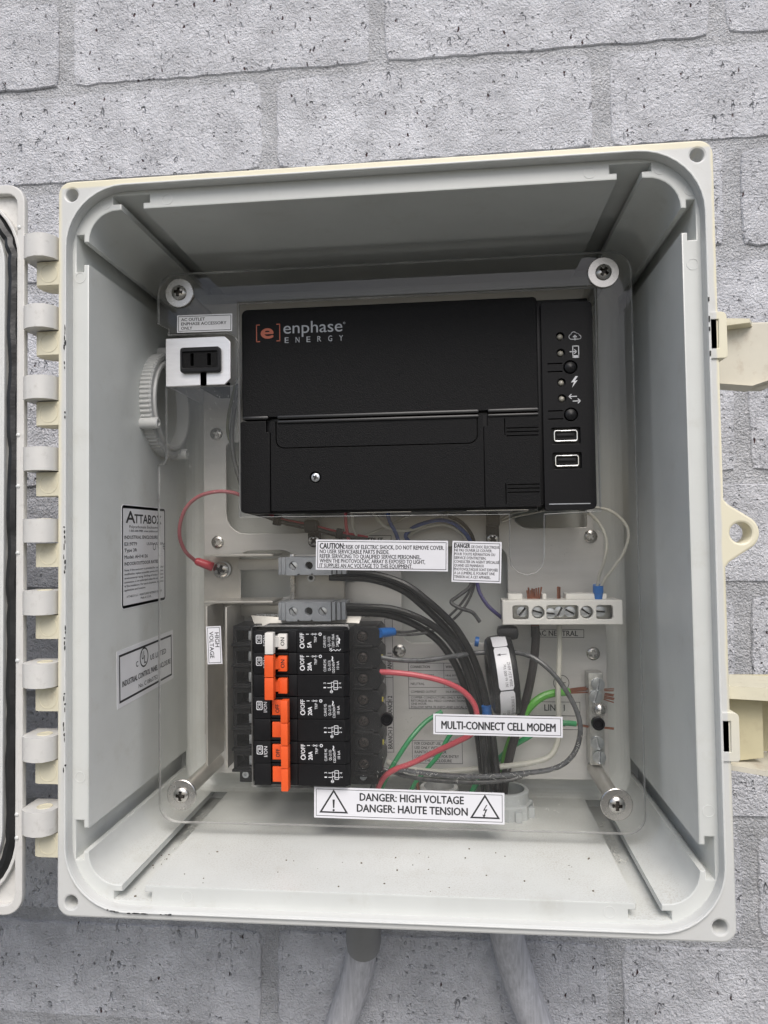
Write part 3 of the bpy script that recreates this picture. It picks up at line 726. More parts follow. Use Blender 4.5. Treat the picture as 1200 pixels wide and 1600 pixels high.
# printed labels on the plate
label_part(bp, (600, 966), (614, 966), (603, 1176), BP-.2, 'branch_label', M_labc, border=.3, lines=[], lw=.3, lbl='tall narrow strip reading BRANCH 1, BRANCH 2, BRANCH 3',
    extra=lambda tb, f, R_, U_, W, H: ([text(tb, s_, f(.80, v), U_, -R_, 3.0, 14.5, .02) for s_, v in (('BRANCH 1', .42), ('BRANCH 2', .74), ('BRANCH 3', .97))],
        [tb.add([f(.1, v), f(.9, v), f(.9, v+.004), f(.1, v+.004)], [[0, 1, 2, 3]]) for v in (.44, .62)]))
def table(tb, f, R_, U_, W, H):
    for v in (.17, .35, .53, .70):
        tb.add([f(.01, v), f(.99, v), f(.99, v+.008), f(.01, v+.008)], [[0, 1, 2, 3]])
    for u in (.52, .78):
        tb.add([f(u, .01), f(u+.006, .01), f(u+.006, .53), f(u, .53)], [[0, 1, 2, 3]])
label_part(bp, (637, 1035), (745, 1035), (639, 1108), BP-.2, 'wiring_table_label', M_labc, border=.3, lw=.3, extra=table, lbl='printed table of connections and wire sizes, partly behind the black wires',
    lines=[('CONNECTION', .04, .12, .055, .28, .02), ('WIRE SIZES', .55, .12, .055, .21, .02), ('INPUT BREAKERS', .04, .30, .05, .34, .01), ('14-6 AWG', .55, .30, .05, .2, .01),
           ('NEUTRAL', .04, .48, .05, .2, .01), ('14-4 AWG', .55, .48, .05, .2, .01), ('20 LB-IN', .81, .30, .05, .16, .01), ('COMBINED OUTPUT', .04, .65, .05, .37, .01), ('14-4 AWG', .55, .65, .05, .2, .01),
           ('COPPER CONDUCTORS ONLY, RATED MIN', .04, .77, .048, .90, .015), ('RETORQUE ALL FIELD CONNECTIONS AFTER', .04, .84, .048, .93, .015), ('ONE HOUR.', .04, .905, .048, .23, .015), ('FOLLOW NFPA 70 (NEC) AND LOCAL CODES.', .04, .975, .048, .93, .015)])
label_part(bp, (643, 1156), (723, 1157), (643, 1193), BP-.2, 'conduit_note_label', M_labc, border=.3, lw=.3, lbl='small printed note about conduit use near the bottom of the plate',
    lines=[('FOR CONDUIT USE,', .06, .20, .12, .52, .015), ('USE ONLY WITH', .06, .38, .12, .48, .015), ('RAINTIGHT HUBS OR', .06, .56, .12, .62, .015), ('LOCATION HUBS FOR ENTRY', .06, .74, .12, .86, .015), ('INTO THE ENCLOSURE', .06, .92, .12, .72, .015)])
label_part(bp, (829, 982), (913, 983), (829, 996), BP-.2, 'neutral_label', M_plate, border=.2, lw=.35, lbl='printed label reading AC NEUTRAL under the white bar', lines=[('AC NEUTRAL', .12, .78, .60, .76, .02)])
def lines2(tb, f, R_, U_, W, H): tb.add([f(.03, .49), f(.95, .49), f(.95, .515), f(.03, .515)], [[0, 1, 2, 3]])
label_part(bp, (824, 1095), (907, 1096), (824, 1140), BP-.2, 'line_label', M_plate, border=.3, lw=.35, extra=lines2, lbl='printed label reading LINE 1 and LINE 2 behind the cream wire', lines=[('LINE 1', .32, .33, .22, .38, .02), ('LINE 2', .32, .86, .22, .38, .02)])
label_part(bp, (545, 836), (612, 836), (545, 853), BP-.2, 'output_label', M_plate, border=.2, lw=.35, lbl='printed label reading OUTPUT half hidden by the caution sticker', lines=[('OUTPUT', .18, .78, .55, .62, .02)])
gc = P(877, 1067, BP-.35); mb = MB()
mb.lathe([(5.2, 0), (4.8, 0)], gc, n=32)
mb.f = mb.f[:-2]; mb.m = mb.m[:-2]
for k_, (dz, w_) in enumerate(((.4, 2.9), (-1.1, 1.9), (-2.4, 1.0))): mb.add([(gc.x-w_, gc.y, gc.z+dz), (gc.x+w_, gc.y, gc.z+dz), (gc.x+w_, gc.y, gc.z+dz-.45), (gc.x-w_, gc.y, gc.z+dz-.45)], [[0, 1, 2, 3]])
mb.add([(gc.x-.25, gc.y, gc.z+3.6), (gc.x+.25, gc.y, gc.z+3.6), (gc.x+.25, gc.y, gc.z+.4), (gc.x-.25, gc.y, gc.z+.4)], [[0, 1, 2, 3]])
mb.build('earth_symbol', M_ink, bp)['label'] = 'printed earth symbol in a circle beside the ground bar'

# ================================================================== CLEAR COVER
CY = 65.5
cover = root('clear_cover', 'large transparent plastic safety cover with warning stickers over the wiring', 'clear cover', (0, CY, -169))
g_ = lambda px, py: (lambda q: (q.x, q.z))(P(px, py, CY+1))
out = rr(-141, 143.5, -169, 164.6, (12, 12, 11, 11), 6)
# left edge is notched round the outlet: rebuild the outline by hand
tlc = [p for p in out[:7]]; rest = out[7:]
ln = [g_(245, 727), g_(254, 724), g_(258, 717), g_(258, 604), g_(358, 602), g_(366, 599), g_(371, 590), g_(372, 536), g_(366, 526), g_(355, 521), g_(262, 524), g_(262, 514), g_(254, 510), g_(247, 506)]
oc = tlc+rest+[(-141.0, ln[0][1])]+ln+[(-141.0, ln[-1][1])]
gw0 = rect(374, 462, 934, 803, CY+1)
gh = [(gw0[0], gw0[3]), (gw0[1], gw0[3]), (gw0[1], gw0[2]), g_(850, 803), g_(850, 868)]
ac = [g_(847, 884), g_(838, 894), g_(824, 898), g_(810, 894), g_(800, 884), g_(797, 868)]
gh += ac+[g_(797, 803), (gw0[0], gw0[2])]
bk0 = rect(394, 979, 545.5, 1229, CY+1)
MB().plate(oc, [gh, rr(bk0[0], bk0[1], bk0[2]-.5, bk0[3], 1.5, 3)], CY, CY+4.0, bev=.9, m=0, me=1).build('panel', [M_acr, M_acre], cover)
for sx, sz in ((-126.1, 151.6), (127, 151.4), (-126.1, -151.6), (127.0, -151.6)):
    wsh = MB().lathe([(9.0, 0), (9.0, 1.0), (8.6, 1.3), (4.6, 1.3), (4.6, .2)], (sx, CY-.1, sz), n=36).build('washer', M_stain, cover)
    screw(wsh, sx, CY-1.2, sz, 4.5, 'ph', 2.4, random.uniform(0, 1.5), M_stain)
mb = None
def warn(tb, f, R_, U_, W, H, u0, kind):
    c0 = f(u0, .47); s_ = H*.43
    A, B_, C_ = c0+U_*s_*.95, c0-U_*s_*.85-R_*s_*1.12, c0-U_*s_*.85+R_*s_*1.12
    cen = (A+B_+C_)/3
    i_ = [cen+(q-cen)*.80 for q in (A, B_, C_)]
    tb.add([A, B_, C_]+i_, [[0, 1, 4, 3], [1, 2, 5, 4], [2, 0, 3, 5]])
    if kind == '!':
        tb.add([cen+U_*s_*.42-R_*s_*.09, cen+U_*s_*.42+R_*s_*.09, cen-U_*s_*.22+R_*s_*.05, cen-U_*s_*.22-R_*s_*.05], [[0, 1, 2, 3]])
        q = cen-U_*s_*.38; tb.add([q+(R_*cos(t)+U_*sin(t))*s_*.09 for t in [pi*j/4 for j in range(8)]], [list(range(8))])
    else:
        z_ = [(.10, .42), (-.16, -.02), (.02, -.0), (-.10, -.34), (-.20, -.30), (-.08, -.56), (.06, -.30), (-.02, -.32), (.18, .10), (-.02, .08), (.18, .42)]
        tb.add([cen+R_*x*s_+U_*y*s_ for x, y in z_], [[0, 1, 9, 10], [1, 2, 8, 9], [2, 3, 7, 8], [3, 4, 5], [3, 5, 6, 7]])
label_part(cover, (491, 1229), (788, 1239), (491, 1277), CY-.25, 'warning_label', M_lab, border=1.1, lw=.3, lbl='long white sticker reading DANGER: HIGH VOLTAGE and DANGER: HAUTE TENSION',
    lines=[('DANGER: HIGH VOLTAGE', .245, .40, .245, .545, .028), ('DANGER: HAUTE TENSION', .23, .76, .245, .58, .028)],
    extra=lambda tb, f, R_, U_, W, H: (warn(tb, f, R_, U_, W, H, .105, '!'), warn(tb, f, R_, U_, W, H, .90, 'z')))
label_part(cover, (677, 1115), (879, 1120), (676, 1147), CY-.25, 'modem_label', M_lab, border=1.0, lw=.3, lbl='white sticker reading MULTI-CONNECT CELL MODEM', lines=[('MULTI-CONNECT CELL MODEM', .065, .72, .38, .88, .03)])
label_part(cover, (494, 843), (700, 845), (494, 890), CY-.25, 'caution_label', M_lab, border=.9, lw=.35, lbl='white sticker of five lines beginning CAUTION',
    lines=[('CAUTION:', .03, .30, .19, .19, .035), ('RISK OF ELECTRIC SHOCK, DO NOT REMOVE COVER.', .23, .30, .135, .74, .022), ('NO USER SERVICEABLE PARTS INSIDE.', .03, .455, .13, .53, .022), ('REFER SERVICING TO QUALIFIED SERVICE PERSONNEL.', .03, .61, .13, .77, .022),
           ('WHEN THE PHOTOVOLTAIC ARRAY IS EXPOSED TO LIGHT,', .03, .765, .13, .80, .022), ('IT SUPPLIES AN AC VOLTAGE TO THIS EQUIPMENT.', .03, .92, .13, .705, .022)])
fl = ['NE PAS OUVRIR LE COUVER.', 'POUR TOUTE RÉPARATION OU', "SERVICE D'ENTRETIEN,", 'CONSULTER UN AGENT SPÉCIALISÉ.', 'QUAND LES PANNEAUX', 'PHOTOVOLTAÏQUE SONT EXPOSÉE', 'À LA LUMIÈRE, IL FOURNIT UNE', 'TENSION AC À CET APPAREIL.']
fw = [.76, .82, .64, .92, .60, .88, .82, .74]
label_part(cover, (707, 845), (784, 847), (706, 909), CY-.25, 'french_danger_label', M_lab, border=.9, lw=.35, lbl='small square white sticker of nine French lines beginning DANGER',
    lines=[('DANGER', .05, .165, .105, .31, .035), ('DE CHOC ÉLECTRIQUE.', .39, .165, .066, .57, .02)]+[(s_, .05, .255+i*.0925, .066, w_, .018) for i, (s_, w_) in enumerate(zip(fl, fw))])
label_part(cover, (277, 493), (363, 490), (278, 520), CY-.25, 'outlet_label', M_labs, border=.7, lw=.35, lbl='small grey sticker reading AC OUTLET ENPHASE ACCESSORY ONLY',
    lines=[('AC OUTLET', .075, .34, .17, .43, .02), ('ENPHASE ACCESSORY', .075, .59, .17, .82, .02), ('ONLY', .075, .84, .17, .20, .02)])
label_part(cover, (322, 979), (345, 978), (322, 1038), CY-.25, 'voltage_label', M_lab, border=.7, lw=.3, lbl='upright white sticker reading HIGH VOLTAGE left of the breakers',
    extra=lambda tb, f, R_, U_, W, H: (text(tb, 'HIGH', f(.58, .17), -U_, R_, 2.5, 8.6, .014), text(tb, 'VOLTAGE', f(.20, .14), -U_, R_, 2.5, 15.8, .014)))
for px, py in ((604, 1125), (935.5, 1132)):
    q = P(px, py, 61); MB().lathe([(3.6, -4), (3.6, -.4), (3.3, 0), (2.5, 0), (2.3, -1.2)], (q.x, 61, q.z), n=22).build('rubber_bumper', M_blkS, cover)
# fine scratches and swarf lying on the cover
mb = MB(); rnd = random.Random(21)
for i in range(80):
    px, py = rnd.gauss(330, 24), rnd.uniform(610, 800)
    if px < 262 or px > 368: continue
    q = P(px, py, CY-.2); a_ = rnd.uniform(0, 6.3); l = rnd.uniform(.4, 1.9)
    mb.tube([q, q+Vector((cos(a_)*l*.5, -.15, sin(a_)*l*.5)), q+Vector((cos(a_+.5)*l, 0, sin(a_+.5)*l))], .065, 4)
for i in range(60):
    px, py = rnd.choice(((rnd.gauss(830, 20), rnd.gauss(1270, 10)), (rnd.gauss(640, 60), rnd.gauss(1205, 12)), (rnd.uniform(260, 980), rnd.uniform(820, 1290))))
    if 390 < px < 552 or py > 1280 : continue
    q = P(px, py, CY-.2); a_ = rnd.uniform(0, 6.3); l = rnd.uniform(.2, 1.3)
    mb.tube([q, q+Vector((cos(a_)*l*.5, -.12, sin(a_)*l*.5)), q+Vector((cos(a_+.6)*l, 0, sin(a_+.6)*l))], .065, 4)
o = mb.build('swarf', M_dust, cover); o['kind'] = 'stuff'
# standoff posts carrying the cover
for i, (sx, sz, pl_) in enumerate(((-126.1, 151.6, 'upper left'), (127, 151.4, 'upper right'), (-126.1, -151.6, 'lower left'), (127.0, -151.6, 'lower right'))):
    st = root('standoff_post', 'metal standoff post behind the %s corner washer of the clear cover' % pl_, 'standoff', (sx, 100, sz), 'standoff posts of the clear cover')
    MB().tube([(sx, CY+3.2, sz), (sx, 141, sz)], 4.6, 20).build('sleeve', M_steel, st)
    MB().lathe([(8.6, 0), (8.6, 14), (8.0, 15), (5.6, 15), (5.2, 12)], (sx, 149, sz), n=28).build('boss', M_poly, st)

# ================================================================== GATEWAY (black communications unit)
GY = 76.0
gw = root('communications_gateway', 'black plastic solar gateway unit with orange and white logo', 'gateway', (0, 100, 16))
def G(px, py, y=GY): q = P(px, py, y); return q.x, q.z
X0 = -90.8; X1 = 90.2; ZT = 143.2; ZB = 17.6
zs = G(600, 653)[1]                         # seam between upper housing and the lower covers
zs = 73.2
MB().plate(rr(X0, X1, zs+1.6, ZT, (3.5, 2.5, .3, .3), 4), [], GY, GY+34, bev=.9).build('upper_housing', M_blk, gw)
MB().box(X0+1.5, 120.5, GY+2.4, GY+44, ZB+1, ZT-1.5, 1).build('base_housing', M_blkS, gw)
# pair of raised ribs along the seam, interrupted at the two clips
xa, xb, xc_, xd = G(420, 655)[0], G(434, 655)[0], G(748, 648)[0], G(762, 648)[0]
for (a_, b_) in ((X0+.6, xa), (xb, xc_), (xd, X1-.4)):
    MB().box(a_, b_, GY-1.7, GY+3, zs+.7, zs+2.9, 1.0).build('seam_rib', M_ridge, gw)
xl, xm = G(423, 740)[0], G(757, 740)[0]
MB().plate([(-92.2, zs-2), (-91.6, zs-.6), (-90.2, zs), (xl-2.6, zs), (xl-2.6, zs-7), (xl-.3, zs-7), (xl-.3, 16.4), (-89.2, 16.4), (-91.3, 17.3), (-92.2, 19.4)], [], GY-.8, GY+30, bev=.5).build('left_terminal_cover', M_blk, gw)
fx0, fx1, fz0 = G(431, 700)[0], G(747, 697)[0], G(600, 697)[1]
scx, scz = G(493, 746)
def u_groove(d):   # U-shaped groove around the flap
    r_ = 5; o = []
    pts_ = [(fx0, zs-.6)]+[(fx0+r_-r_*cos(t), fz0+r_-r_*sin(t)) for t in [pi/2*j/5 for j in range(6)]]+[(fx1-r_+r_*sin(t), fz0+r_-r_*cos(t)) for t in [pi/2*j/5 for j in range(6)]]+[(fx1, zs-.6)]
    return pts_
ug = u_groove(0); inner = [(x+(.55 if x < 0 else -.55)*(1 if abs(x-fx0) < 5.5 or abs(x-fx1) < 5.5 else 0), z+.55 if z < zs-2 else z) for x, z in ug]
MB().plate([(xl+.25, zs), (xm-.25, zs), (xm-.25, 17.4), (xl+.25, 17.4)], [ug+list(reversed(inner)), circ(scx, scz, 3.6, 24)], GY-.4, GY+6, bev=.18).build('centre_cover', M_blk, gw)
MB().box(xb, xc_, GY-1.5, GY+2, zs-2.0, zs-.1, .9).build('flap_edge', M_ridge, gw)
MB().box(xd, X1-.4, GY-1.3, GY+2, zs-1.7, zs-.1, .8).build('flap_edge', M_ridge, gw)
screw(gw, scx, GY+.4, scz, 2.6, 'ph', 1.2, .4, M_zinc)
# right cover with its two groups of engraved cable marks
def strips(zc, flip):
    o = []; x_l = G(790, 660)[0]; 
    for i in range(3):
        z = zc+(-1 if flip else 1)*i*2.3
        o.append([(x_l+.4+i*.0, z-.28), (X1-.8, z-.28), (X1-.8, z+.28), (x_l+.4, z+.28)])
    return o
x_l = G(789, 660)[0]
hv = [[(x_l-.5, zs-3), (x_l, zs-3), (x_l, zs-13), (x_l-.5, zs-13)], [(x_l-.5, 19), (x_l, 19), (x_l, 31.5), (x_l-.5, 31.5)]]
z_a = G(820, 672)[1]; z_b = G(820, 757)[1]
MB().plate([(xm+.25, zs-7), (xm+.25, 17.4), (X1, 17.4), (X1, zs), (xm+2.6, zs), (xm+2.6, zs-7)], strips(z_a-3.2, False)+strips(z_b, True)+hv, GY-.4, GY+6, bev=.16).build('right_terminal_cover', M_blk, gw)
MB().box(X0+3, X1-2, GY+3, GY+14, ZB-1.6, ZB+1.6, .8).build('bottom_rail', M_blkS, gw)
mb = MB()
for px in (560, 740): MB().box(G(px-25, 0)[0]+0, G(px+70, 0)[0], GY+4, GY+10, ZB-2.2, ZB-1.3, .2).build('bottom_clip', M_stain, gw)

# control strip
sx0, sx1 = 92.3, 122.2
leds = [G(875, 526), G(876, 552), G(877, 598), G(878, 623)]; btn = [G(891, 574), G(892, 648)]; usb = [G(884, 681), G(886, 720)]
sh = [circ(x, z, 2.5, 20) for x, z in leds]
for x, z in usb: sh.append(rr(x-8.4, x+8.4, z-4.9, z+4.9, .8, 3))
for x, z in btn: sh.append(circ(x, z, 4.1, 24))
for x, z in btn:
    for dz in (2.4, -2.4): sh.append([(x-13.2, z+dz-.33), (x-4.6, z+dz-.33), (x-4.6, z+dz+.33), (x-13.2, z+dz+.33)])
strip = MB().plate(rr(sx0, sx1, 15.2, 139.0, (1.5, 3.2, 3.2, 1.5), 4), sh, GY-.6, GY+6, bev=.18).build('control_strip', M_strip, gw)
MB().box(sx0+.4, sx1-.4, GY+2, GY+40, 16, 138, 1).build('strip_housing', M_blkS, gw)
MB().box(sx0+2.5, sx1-3.6, GY-.75, GY-.3, 18.4, 18.9, .1).build('accent_line', M_inks, gw)
for x, z in leds:
    MB().lathe([(1.75, 0), (1.75, 1.6), (1.4, 2.4), (.7, 2.9), (0, 3.0)], (x, GY+2.6, z), n=18).build('indicator_led', M_led, gw)
for x, z in btn:
    MB().lathe([(3.7, 0), (3.7, 2.2), (3.2, 3.2), (1.8, 3.9), (0, 4.1)], (x, GY+2.6, z), n=26).build('push_button', M_blkS, gw)
for x, z in usb:
    u = MB().plate(rr(x-6.9, x+6.9, z-3.3, z+3.3, 1.3, 3), [rr(x-6.3, x+6.3, z-2.7, z+2.7, .9, 3), ], GY-.2, GY+5, bev=.12).build('usb_port', M_usb, gw)
    MB().box(x-5.2, x+5.2, GY+.8, GY+5, z-.2, z+1.5, .1).build('tongue', M_blkS, u)
    MB().box(x-8.6, x+8.6, GY+3.2, GY+4.6, z-5, z+5).build('recess', M_deep, u)
    t_ = MB()
    for dx in (-4.4, 4.4): t_.box(x+dx-1.6, x+dx+1.6, GY-.6, GY+1, z-3.5, z-2.9, .1); t_.box(x+dx-1.6, x+dx+1.6, GY-.6, GY+1, z+2.8, z+3.3, .1)
    t_.build('spring_tab', M_usb, u)
# printed icons
ic = MB(); IY = GY-.68
def poly(mb, pts, w_, closed=False):
    pts = [Vector((x, IY, z)) for x, z in pts]
    if closed: pts.append(pts[0])
    for a_, b_ in zip(pts, pts[1:]):
        d = (b_-a_).normalized(); n_2 = Vector((-d.z, 0, d.x))*w_/2; e = d*w_*.3
        mb.add([a_-e+n_2, b_+e+n_2, b_+e-n_2, a_-e-n_2], [[0, 1, 2, 3]])
x, z = G(898, 526)
cl = []
for cx, cz, r_, a0, a1 in ((-2.0, -.2, 1.5, 270, 110), (-.6, 1.0, 1.7, 170, 40), (1.3, .6, 1.2, 100, 10), (2.3, -.5, 1.2, 60, -90)):
    for j in range(6): t = radians(a0+(a1-a0)*j/5); cl.append((x+cx+r_*cos(t), z+cz+r_*sin(t)))
poly(ic, cl, .42, True); poly(ic, [(x, z-2.2), (x, z+.6)], .5); poly(ic, [(x-1, z-.4), (x, z+.7), (x+1, z-.4)], .5)
x, z = G(898, 550)
poly(ic, [(x-1.2, z-3.4), (x+2.2, z-3.4), (x+2.2, z+3.4), (x-1.2, z+3.4)], .5, True); poly(ic, [(x-1.0, z-2.6), (x+2.2, z-2.6)], 1.0)
poly(ic, [(x-2.9, z+.1), (x+.9, z+.1)], .5); poly(ic, [(x-.3, z+1.3), (x+1.0, z+.1), (x-.3, z-1.1)], .5)
x, z = G(897, 597)
ic.add([(x+dx, IY, z+dz) for dx, dz in ((.8, 3.4), (-1.9, -.3), (-.2, -.1), (-1.3, -3.3), (1.9, .9), (.3, .6), (2.2, 3.3))], [[0, 1, 5, 6], [1, 2, 5], [2, 3, 4, 5]])
x, z = G(897, 623)
poly(ic, [(x-3.0, z+1.3), (x+1.4, z+1.3)], .5); poly(ic, [(x-1.7, z+2.6), (x-3.1, z+1.3), (x-1.7, z)], .5)
poly(ic, [(x-.8, z-1.5), (x+3.4, z-1.5)], .5); poly(ic, [(x+2.1, z-.2), (x+3.5, z-1.5), (x+2.1, z-2.8)], .5)
ic.build('icons', M_inkw, gw)
# logo
lg = MB(); R_, U_ = Vector((1, 0, 0)), Vector((0, 0, 1))
IY2 = GY-.05
bl_, br_ = G(401, 534), G(438, 534); th_ = 10.4
xl_, xr_ = bl_[0], br_[0]; zb0 = bl_[1]
IYs = IY; IY = GY-.06
poly(lg, [(xl_+2.0, zb0+th_), (xl_, zb0+th_), (xl_, zb0), (xl_+2.0, zb0)], .55); poly(lg, [(xr_-2.2, zb0+th_), (xr_-.3, zb0+th_), (xr_-.3, zb0), (xr_-2.2, zb0)], .55)
text(lg, 'e', Vector((xl_+3.0, IY, zb0+2.0)), R_, U_, 9.0, 7.4, .03, res=6)
lg.build('logo_mark', M_inkr, gw)
lg = MB(); e0 = G(443, 522); e1 = G(535, 519)
text(lg, 'enphase', Vector((e0[0], IY, e0[1]+.2)), R_, U_, 7.4, e1[0]-e0[0], .0, res=6)
text(lg, '°', Vector((e1[0]+.5, IY, e1[1]+2.6)), R_, U_, 3.6, None, .0)
for i, ch in enumerate('ENERGY'):
    q = G(445+i*17.0, 533); text(lg, ch, Vector((q[0], IY, e0[1]-5.6)), R_, U_, 3.5, 2.4, .0, res=4)
lg.build('logo_lettering', M_inks, gw)

# ================================================================== OUTLET
ou = root('power_outlet', 'small black two-slot outlet in a bright metal bracket, left of the black gateway', 'outlet', (-110, 75, 105))
OY = 68.0
ox0, ox1, oz0, oz1 = rect(259, 527, 360, 602, OY)
rx0, rx1, rz0, rz1 = rect(284, 544, 346, 583, OY)
sl_ = P(318, 600, OY).x
c_ = 3.6
MB().plate([(ox0, oz1), (ox1-c_, oz1), (ox1, oz1-c_), (ox1, oz0+c_), (ox1-c_, oz0), (sl_+1.7, oz0), (sl_+1.7, rz0+1), (sl_-1.7, rz0+1), (sl_-1.7, oz0), (ox0, oz0)], [rr(rx0+1, rx1-1, rz0+1.2, rz1-1, 1, 2)], OY, OY+1.6, bev=.3).build('bracket', M_alu, ou)
MB().box(ox0, ox0+1.5, OY+.8, BP, oz0+.3, oz1-.3, .2).build('bracket_arm', M_alu, ou)
body = MB().plate(rr(rx0, rx1, rz0, rz1, 1.8, 4), [rr(rx0+1.6, rx1-1.8, rz0+2.8, rz1-2.8, .5, 2)], OY-3.2, OY+14, bev=.5).build('receptacle', M_blkS, ou)
MB().plate(rr(rx0+1.4, rx1-1.4, rz0+2.6, rz1-2.6, .5, 2), [rr(rx0+6.3, rx0+8.3, rz0+4.2, rz1-3.6, .2, 1), rr(rx1-8.2, rx1-6.0, rz0+4.2, rz1-3.9, .2, 1)], OY-2.2, OY+8, bev=.15).build('face', M_blk, body)
MB().box(rx0+2, rx1-2, OY+7.9, OY+9, rz0+3, rz1-3).build('slot_floor', M_deep, body)
MB().box(sl_-4, sl_+4, OY+3, OY+40, rz0-8, rz0+2).build('lead_cover', M_deep, ou)

# ================================================================== CONDUIT HUB on the left wall
hc = Vector((-WX, 99, 89))
hub = root('conduit_hub', 'round off-white ribbed conduit locknut on the left wall behind the outlet', 'conduit fitting', hc)
mb = MB(); n = 288; vs = []; fs = []
def ring_pts(R1, x): return [(x, hc.y+R1*(1+(.03 if i % 4 < 2 else 0))*cos(2*pi*i/n), hc.z+R1*(1+(.03 if i % 4 < 2 else 0))*sin(2*pi*i/n)) for i in range(n)]
def ring_s(R1, x): return [(x, hc.y+R1*cos(2*pi*i/n), hc.z+R1*sin(2*pi*i/n)) for i in range(n)]
rs = [ring_pts(33, -WX), ring_pts(33, -WX+6), ring_s(32.4, -WX+7), ring_s(30.2, -WX+7.2), ring_s(29.6, -WX+6.4), ring_s(28.9, -WX+8.4), ring_s(27.4, -WX+8.6), ring_s(26.6, -WX+8), ring_s(26.2, -WX-6)]
for i in range(len(rs)-1): mb.add(rs[i]+rs[i+1], [[j, (j+1) % n, n+(j+1) % n, n+j] for j in range(n)])
mb.build('locknut', M_hub, hub, ang=28)
for a_ in (radians(208), radians(300), radians(95)):
    y_, z_ = hc.y+34.6*cos(a_), hc.z+34.6*sin(a_)
    lug = MB().lathe([(3.6, 0), (3.6, 10.5), (3.1, 11.2), (1.8, 11.2), (1.5, 9.8)], (-WX, y_, z_), (1, 0, 0), 18).build('lug', M_hub, hub)
    MB().lathe([(1.5, 0), (1.4, .6)], (-WX+9.8, y_, z_), (1, 0, 0), 12).build('set_screw', M_zinc, lug)
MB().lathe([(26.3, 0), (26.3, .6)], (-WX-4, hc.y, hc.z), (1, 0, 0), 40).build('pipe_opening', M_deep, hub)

# ================================================================== BOTTOM LOCKNUTS
for (cx, cy, r_, lab, mm) in ((69, 114, 16.5, 'grey plastic conduit locknut on the box floor under the black cables', M_nut), (26, 116, 15, 'pale plastic conduit bushing on the box floor behind the danger sticker', M_hub)):
    ln_ = root('floor_locknut', lab, 'conduit fitting', (cx, cy, -WZ), 'conduit fittings on the box floor')
    MB().lathe([(r_, 0), (r_, 8), (r_-1.2, 9), (r_-3.4, 9), (r_-3.6, 0)], (cx, cy, -WZ-.2), (0, 0, 1), 8 if mm is M_nut else 24).build('nut', mm, ln_, ang=20)
    MB().lathe([(r_-2.6, 0), (r_-2.6, 15), (r_-3.2, 15.6), (r_-5.2, 15.6), (r_-5.4, 2)], (cx, cy, -WZ), (0, 0, 1), 30).build('throat', mm, ln_)
    for i in range(8):
        a_ = pi/8+i*pi/4; MB().box(cx+r_*.97*cos(a_)-2, cx+r_*.97*cos(a_)+2, cy+r_*.97*sin(a_)-2, cy+r_*.97*sin(a_)+2, -WZ, -WZ+6.5, .6).build('grip_lug', mm, ln_)
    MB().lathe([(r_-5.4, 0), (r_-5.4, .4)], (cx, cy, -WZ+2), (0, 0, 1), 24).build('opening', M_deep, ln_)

# ================================================================== BRACKET + DIN RAIL (left)
br_o = root('breaker_bracket', 'folded zinc-plated metal bracket holding the breakers and grey terminals', 'bracket', (-110, 120, -150))
x0, x1, z0, z1 = rect(318, 868, 374, 1156, 124); FY = 124
MB().plate([(x0+.5, z1), (x1+1.2, z1), (x1+1.2, z0+2), (x1-1, z0-1), (x0+6, z0-1), (x0+.5, z0+4)], [], FY, FY+1.6, bev=.3).build('side_plate', M_steel, br_o)
def lip(pxa, pya, pxb, pyb, yf):
    a_ = P(pxa, pya, yf); b_ = P(pxb, pyb, yf); zz = (a_.z+b_.z)/2
    MB().box(a_.x, b_.x, yf, FY+1, zz-.75, zz+.75, .25).build('lip', M_steel, br_o)
lip(318, 867, 426, 869, 100); lip(318, 942, 426, 940, 98)
xx0, xx1, zz0, zz1 = rect(362, 945, 375, 1150, 100)
MB().box(xx0-14.5, xx0-13.2, 92, FY, -143, zz1, .3).build('guide_wall', M_steel, br_o)
MB().box(xx0-.3, xx0+1.0, 88, FY, -143, zz1-.3, .3).build('guide_wall', M_steel, br_o)
a_ = rect(375, 873, 440, 890, 122); MB().box(*a_[:2], 118, 121, a_[2], a_[3], .3).build('cross_bar', M_steel, br_o)
a_ = rect(375, 945, 440, 962, 122); MB().box(*a_[:2], 118, 121, a_[2], a_[3], .3).build('cross_bar', M_steel, br_o)
a_ = rect(402, 958, 590, 966, 110); MB().box(*a_[:2], 108, 112, a_[2]+.6, a_[3]-.6, .3).build('din_edge', M_stain, br_o)
a_ = rect(462, 866, 538, 960, 118); MB().box(*a_[:2], 116, 122, a_[2], a_[3], .4).build('din_rail', M_steel, br_o)
a_ = rect(455, 866, 462, 960, 116); MB().box(a_[0], a_[1], 112, 122, a_[2], a_[3], .4).build('din_lip', M_stain, br_o)
q = P(347, 890, FY-1); screw(br_o, q.x, FY-3.2, q.z, 5.2, 'ph', 2.2, .35, M_stain)
q = P(486, 903, 115); MB().lathe([(2.6, 0), (2.6, 1.2), (1.5, 1.2), (1.5, 0)], (q.x, 116, q.z), n=16).build('rail_screw', M_zinc, br_o)
mb = MB(); q = P(339, 1044, FY-.1); text(mb, '24 NEYS 03 APR 17', Vector((q.x-1, FY-.1, q.z)), Vector((0, 0, -1)), Vector((1, 0, 0)), 2.3, 30, .0)
mb.build('stamped_text', M_inks, br_o)
# paper between breakers and terminals
mb = MB(); a_ = rect(400, 962, 560, 978, 100); mb.add([(a_[0], 98, a_[2]), (a_[1], 98, a_[2]), (a_[1]+2, 103, a_[3]), (a_[0]-4, 103, a_[3]), (a_[0]+20, 99, a_[3]-1)], [[0, 1, 2, 4], [0, 4, 3]])
mb.build('folded_tab', M_steel, br_o)

